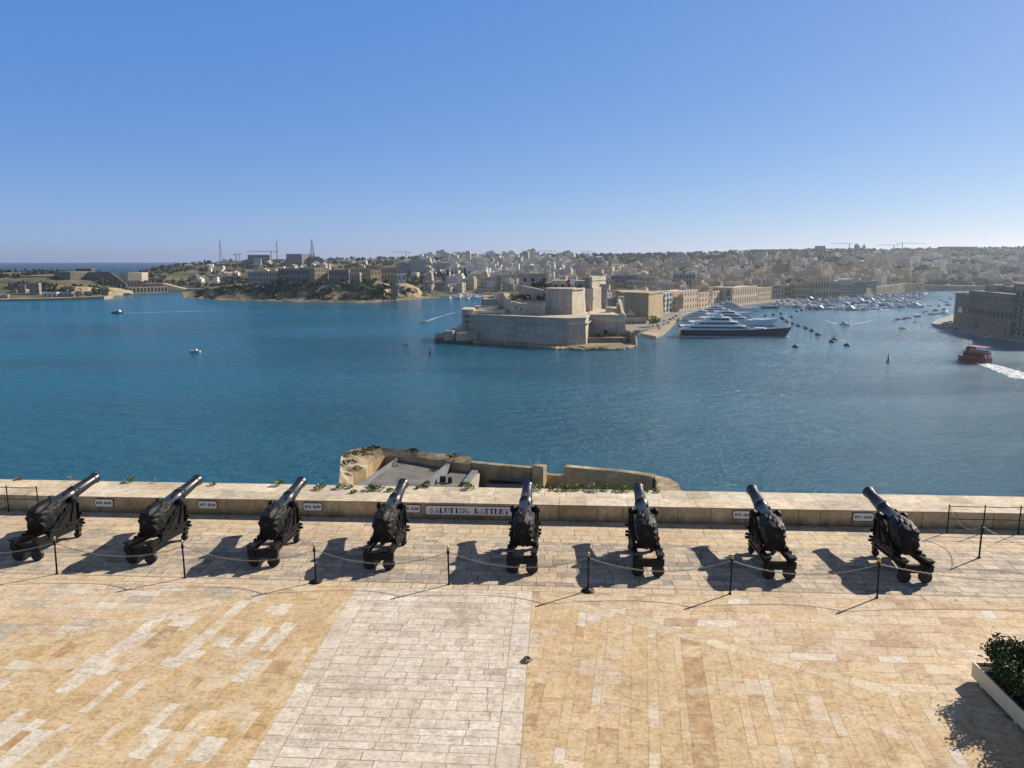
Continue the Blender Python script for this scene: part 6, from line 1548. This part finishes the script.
# red harbour ferry
fp = on_plane(974,361.5,SEA)
fe = empty('harbour_ferry', fp, R(113), 'red double-deck harbour ferry leaving a white wake', 'ferry')
mb = MB(); hull(mb, 24, 8.0, 2.2, 0, .35, .25, .8); mb.build('hull', RED_PAINT, fe)
mb = MB(); tier(mb, -10.5, 8.5, 7.2, 2.2, 4.8, .05, .5, 0, .7); d_ = mb.build('lower_saloon', RED_PAINT, fe)
mb = MB(); tier(mb, -9.5, 8.0, 7.3, 3.0, 4.2, .05, .5, 0, .7); mb.build('window_band', GLASS_DARK, d_)
mb = MB(); mb.box((-1.5,0,4.95),(19.5,7.4,.25)); mb.build('upper_deck', RED_PAINT, fe)
mb = MB(); tier(mb, 1.5, 6.5, 6.0, 5.05, 7.3, .1, .6, 0, .7); w_ = mb.build('wheelhouse', RED_PAINT, fe)
mb = MB(); tier(mb, 2.2, 6.3, 6.1, 6.0, 6.9, .1, .6, 0, .7); mb.build('window_band', GLASS_DARK, w_)
for sx in (-1,1):
    mb = MB()
    for z in (5.5,6.1): mb.bar((-11,sx*3.6,z),(1.6,sx*3.6,z),.1)
    for i in range(8): mb.bar((-11+i*1.8,sx*3.6,5.0),(-11+i*1.8,sx*3.6,7.5),.12)
    mb.build('side_rail', SIGN_WHITE, fe)
mb = MB(); mb.box((-3,0,7.6),(14.5,7.2,.22)); mb.build('roof', plain('pale_red_roof', (.50,.10,.10), .5), fe)
mb = MB(); mb.bar((4,0,7.3),(3.6,0,10.5),.2); mb.build('mast', SIGN_WHITE, fe)
mb = MB()
for x in range(-9,1,2):
    for y in (-2,0,2): mb.box((x,y,5.5),(.9,1.2,.8))
mb.build('deck_seat', NAVY_GEL, fe)
for y in (-1.8,1.8): mb = MB(); mb.box((-10.6,y,3.3),(.3,1.4,1.6)); mb.build('stern_opening', SIGN_WHITE, fe)
fe.scale = (.82,.92,1.3)
# foam
m, nt, b = new_mat('wake_foam'); g = nt.nodes.new('ShaderNodeNewGeometry')
n = noise_node(nt, .55, 6, .7, vec=g.outputs['Position']); r = ramp(nt, n.outputs[0], [(.40,0.0),(.56,1.0)])
tb = nt.nodes.new('ShaderNodeBsdfTransparent'); ms = nt.nodes.new('ShaderNodeMixShader'); nt.links.new(r.outputs[0], ms.inputs[0]); nt.links.new(tb.outputs[0], ms.inputs[1]); nt.links.new(b.outputs[0], ms.inputs[2]); nt.links.new(ms.outputs[0], nt.nodes['Material Output'].inputs[0])
b.inputs['Base Color'].default_value = (.75,.79,.80,1); b.inputs['Roughness'].default_value = .8
FOAM = m
def wake(pts, label, z=.10):
    mb = MB(); vs = []; n_ = len(pts)
    dense = []
    for (a, b_) in zip(pts, pts[1:]):
        for i in range(12): t = i/12; dense.append(tuple(lerp(a[j], b_[j], t) for j in range(3)))
    dense.append(pts[-1])
    W = [(on_plane(u,v,SEA), w) for u,v,w in dense]
    for i,(p,w) in enumerate(W):
        d = (W[min(i+1,len(W)-1)][0]-W[max(i-1,0)][0]).normalized(); N = Vector((-d.y,d.x,0))
        k = 1+.35*noise.noise(Vector((p.x*.15,p.y*.15,0)))
        vs += [p+N*w/2*k+Vector((0,0,z)), p-N*w/2*k+Vector((0,0,z))]
    mb.add(vs, [(i*2,i*2+1,i*2+3,i*2+2) for i in range(len(W)-1)]); tag(mb.build('wake_foam', FOAM), label, None, None, 'stuff')
wake([(978,362,6),(990,365.5,10),(1006,370.5,13),(1030,379,16)], 'white churned wake behind the red ferry')
wake([(120,313.4,2.2),(150,312.4,3),(185,311.6,2.5),(225,310.9,1.2)], 'long thin wake behind the dark cruiser')
wake([(425,322,1.8),(434,318.5,2.2),(444,315.5,2.0),(455,312.5,1.4)], 'thin wake of the small boat by the fort')
wake([(846,325,2.0),(834,323.5,1.2),(825,320,.8)], 'left arm of the cruiser wake before the marina'); wake([(846,325,2.0),(862,323,1.2),(876,319.5,.8)], 'right arm of the cruiser wake before the marina')

# ------------------------------------------------------------------ pier, cars, trees by the yachts
q = [on_plane(u,v,SEA) for u,v in ((640.5,335.2),(656,338.6),(663,335.6),(668,331),(676,322.5),(668,321),(655,330))]
mb = MB(); mb.prism([(p.x,p.y) for p in q][::-1] if False else [(p.x,p.y) for p in q], SEA-2, SEA+1.9); tag(mb.build('stone_pier', LIME), 'pale stone pier sticking out beside the navy superyacht', 'pier')
q = [on_plane(u,v,SEA) for u,v in ((634,330.5),(648,332),(654,330),(648,327),(636,327))]
mb = MB(); mb.prism([(p.x,p.y) for p in q], SEA-2, SEA+1.7); tag(mb.build('stone_pier', LIME_WARM), 'small honey landing stage between the fort and the pier', 'pier')
mb = MB(); mb.prism([(-2.2,-.9),(2.2,-.9),(2.2,.9),(-2.2,.9)], .3, .85); mb.prism([(-1.6,-.85),(1.2,-.85),(1.2,.85),(-1.6,.85)], .86, 1.45, 1, [(-1.2,-.7),(.7,-.7),(.7,.7),(-1.2,.7)])
for x in (-1.4,1.4):
    for y in (-.85,.85): mb.lathe([(-.1,.32),(.1,.32)], Matrix.Translation((x,y,.32)), 10, 2)
cme = mb.mesh('parked_car'); 
for mt in (CARPAINT, GLASS_DARK, RUBBER): cme.materials.append(mt)
CC = {'white':(.7,.7,.7,1),'silver':(.4,.41,.42,1),'red':(.4,.04,.03,1),'blue':(.05,.1,.25,1),'black':(.02,.02,.02,1)}
cars = [(660,329,'white'),(664,325,'silver'),(668,323.5,'black'),(658,326.3,'blue'),(664,321.8,'white'),(670,320,'red'),(650,324,'silver'),(655,323,'white'),(673,318.5,'silver'),(676,316.6,'black')]
for i,(u,v,c) in enumerate(cars):
    o = bpy.data.objects.new('parked_car', cme); COL.objects.link(o); o.location = on_plane(u,v,SEA+2.6 if v < 329 else SEA+1.9); o.rotation_euler = (0,0,1.1+.3*(i%3)); o.color = CC[c]
    tag(o, '%s car parked near the pier by the yachts, %s' % (c, nth(sorted(range(len(cars)), key=lambda j: cars[j][0]).index(i))), 'car', 'cars parked round the pier')
cars = [(942,326.6,'white'),(945,323.6,'silver'),(948,326,'white'),(951,329.2,'silver'),(950,322.5,'black'),(956,330.2,'black'),(970,334.4,'silver'),(985,337,'white')]
for i,(u,v,c) in enumerate(cars):
    o = bpy.data.objects.new('parked_car', cme); COL.objects.link(o); o.location = on_plane(u,v,SEA+1.6); o.rotation_euler = (0,0,2.0+.3*(i%3)); o.color = CC[c]; o.scale = (1.15,)*3
    tag(o, '%s car on the quay under the walled town, %s' % (c, nth(i)), 'car', 'cars on the right hand quay')
GRN = leafmat('bright_foliage', (.13,.20,.03), (.27,.35,.08))
tree('round', on_plane(653,327,SEA+2.6), 11, 'bright green round tree on the quay beside the pier', None, GRN)
tree('round', on_plane(657,326,SEA+2.6), 8, 'smaller bright green tree right of the round quay tree', None, GRN)
for i,(u,v,y,h) in enumerate(((516,298,642,6),(523,299,643,7),(528,298.5,645,5),(541,302,640,6),(534,286,676,6),(541,287,676,7),(545,288,676,5),(553,290.5,645,6))):
    p = at_depth(u,v,y); p.z = zat(301,640) if y < 650 else zat(288,676); tree('bush', p, h, 'dark green bush on the fort terraces, ' + nth((0,1,2,5,3,4,6,7)[i]), 'bushes on the fort terraces', LEAF_DARK, 'bush')
for i,(u,v) in enumerate(((597,336.5),(605,336.8),(612,336.6),(619,336.4))): tree('bush', at_depth(u,337.4,597), 4.2, 'low green bush on the battery before the fort gate, '+nth(i), 'bushes before the fort gate', LEAF_MID, 'bush')
for i,(u,v) in enumerate(((372,289),(375,293),(378,296),(381,291),(384,295),(388,290),(389,296.5),(401,295),(407,293),(413,294))):
    tree('bush', at_depth(u,v,1222), 7+2*(i%3), 'dark bush on the cliff below the lift tower, '+nth(i), 'bushes on the cliff below the lift tower', LEAF_DARK, 'bush')
for i in range(14):
    u = 432+i*2.9+(i%3)*.8; y = 1640+35*(i%4); x = xy(u,y).x; z = ground(x,y); tree('cypress', (x,y,z), 19+3*(i%3), 'dark cypress above the small marina, '+nth(i), 'cypresses above the small marina', LEAF_DARK, 'cypress_tree')
for i,(u,h) in enumerate(((276,9),(281,11),(286,10),(291,12),(296,9),(302,8),(309,8),(323,7),(345,8),(366,10),(376,9),(388,12))):
    _, v0, v1, yc = head_at(u); ys = (SEA+.5-10)/slope(v0); y = ys+68; p = Vector((xy(u,y).x,y,zat(v1,ys+70))); tree('round', p, h, 'dark tree in front of the headland palace, '+nth(i), 'trees in front of the headland palace', LEAF_DARK)
# ------------------------------------------------------------------ masts and cranes on the skyline
def lattice(p, h, w0, w1, label, cat='mast', t=.9, n=9):
    o = empty('lattice_mast', p, .4, label, cat); mb = MB()
    c = lambda k, z: [(sx*lerp(w0,w1,z), sy*lerp(w0,w1,z), z*h) for sx, sy in ((-1,-1),(1,-1),(1,1),(-1,1))][k % 4]
    for k in range(4): mb.bar(c(k,0), c(k,1), t)
    mb.build('leg_frame', CRANE, o); mb = MB()
    for i in range(n):
        a, b_ = i/n, (i+1)/n
        for k in range(4): mb.bar(c(k,a), c(k+1,b_), t*.55); mb.bar(c(k,b_), c(k+1,b_), t*.55)
    mb.build('bracing', CRANE, o); mb = MB(); mb.bar((0,0,h),(0,0,h*1.1),t*.7); mb.build('aerial', CRANE, o)
lattice(at_depth(221,263,2500), 70, 5, .8, 'tall lattice radio mast on the left skyline', t=.6)
lattice(at_depth(312.5,258,2460), 56, 6, .9, 'stout lattice radio tower beside the tan apartment blocks', t=.8)
lattice(at_depth(277.5,263,2440), 66, 1.3, 1.0, 'thin guyed mast between the construction cranes', t=.55)
lattice(at_depth(240,264,2350), 30, .8, .6, 'short thin mast on the left hillside', t=.5)
def crane(u, vb, vt, y, uj, uc, vj, label):
    b_, t_ = at_depth(u,vb,y), at_depth(u,vt,y); h = t_.z-b_.z; S_ = y/FPX
    o = empty('tower_crane', b_, 0, label, 'crane'); hj = at_depth(u,vj,y).z-b_.z; w = .9
    mb = MB()
    for sx,sy in ((-1,-1),(1,-1),(1,1),(-1,1)): mb.bar((sx*w,sy*w,0),(sx*w,sy*w,hj),.5)
    n = max(4,int(hj/4))
    for i in range(n):
        for a,b2 in (((-w,-w),(w,-w)),((w,w),(-w,w)),((w,-w),(w,w)),((-w,w),(-w,-w))): mb.bar((a[0],a[1],hj*i/n),(b2[0],b2[1],hj*(i+1)/n),.3)
    mb.build('tower', CRANE, o)
    x1 = (uj-u)*S_; x2 = (uc-u)*S_
    mb = MB(); mb.bar((0,-.7,hj),(x1,-.7,hj),.5); mb.bar((0,.7,hj),(x1,.7,hj),.5); mb.bar((0,0,hj+1.6),(x1,0,hj+1.1),.5)
    n = max(6,int(abs(x1)/4))
    for i in range(n): mb.bar((x1*i/n,-.7,hj),(x1*(i+.5)/n,0,hj+1.5),.28); mb.bar((x1*(i+.5)/n,0,hj+1.5),(x1*(i+1)/n,.7,hj),.28)
    mb.build('jib', CRANE, o)
    mb = MB(); mb.bar((0,0,hj),(x2,0,hj),1.0); mb.box((x2*.9,0,hj-1.2),(3,2,3)); mb.build('counter_jib', CRANE, o)
    mb = MB(); mb.bar((0,0,hj),(0,0,h),.9); mb.bar((0,0,h),(x1*.6,0,hj+1.4),.25); mb.bar((0,0,h),(x2*.9,0,hj),.25); mb.build('apex', CRANE, o)
crane(271.5,261,250,2500,247,277,251.6,'tower crane with a long jib over the concrete block on the left skyline')
crane(236.5,264,253.4,2450,242,234,254.4,'small tower crane left of the concrete block on the skyline')
crane(406,260,250.6,2950,391,411,252.4,'tower crane on the skyline left of the fort')
crane(849,251,242.6,3300,831,855,243.8,'tower crane on the right skyline nearest the small dome')
crane(893.5,250.5,246,3350,875,898,245.2,'low tower crane half hidden beside the tallest right hand crane')
crane(902,250,241.6,3300,925,896,243.6,'tallest tower crane on the right skyline')
crane(551,258,250.2,3250,540,556,251.2,'tower crane on the skyline above the fort keep')
crane(588,257,250.6,3250,579,592,251.4,'tower crane on the skyline right of the fort flag')
flagpole(at_depth(741,272,1600), 26, 'flagpole with a red and white flag in the slope town', None, 9); flagpole(at_depth(797.5,268,1900), 30, 'flagpole with a red and white flag near the twin-towered church', None, 10)
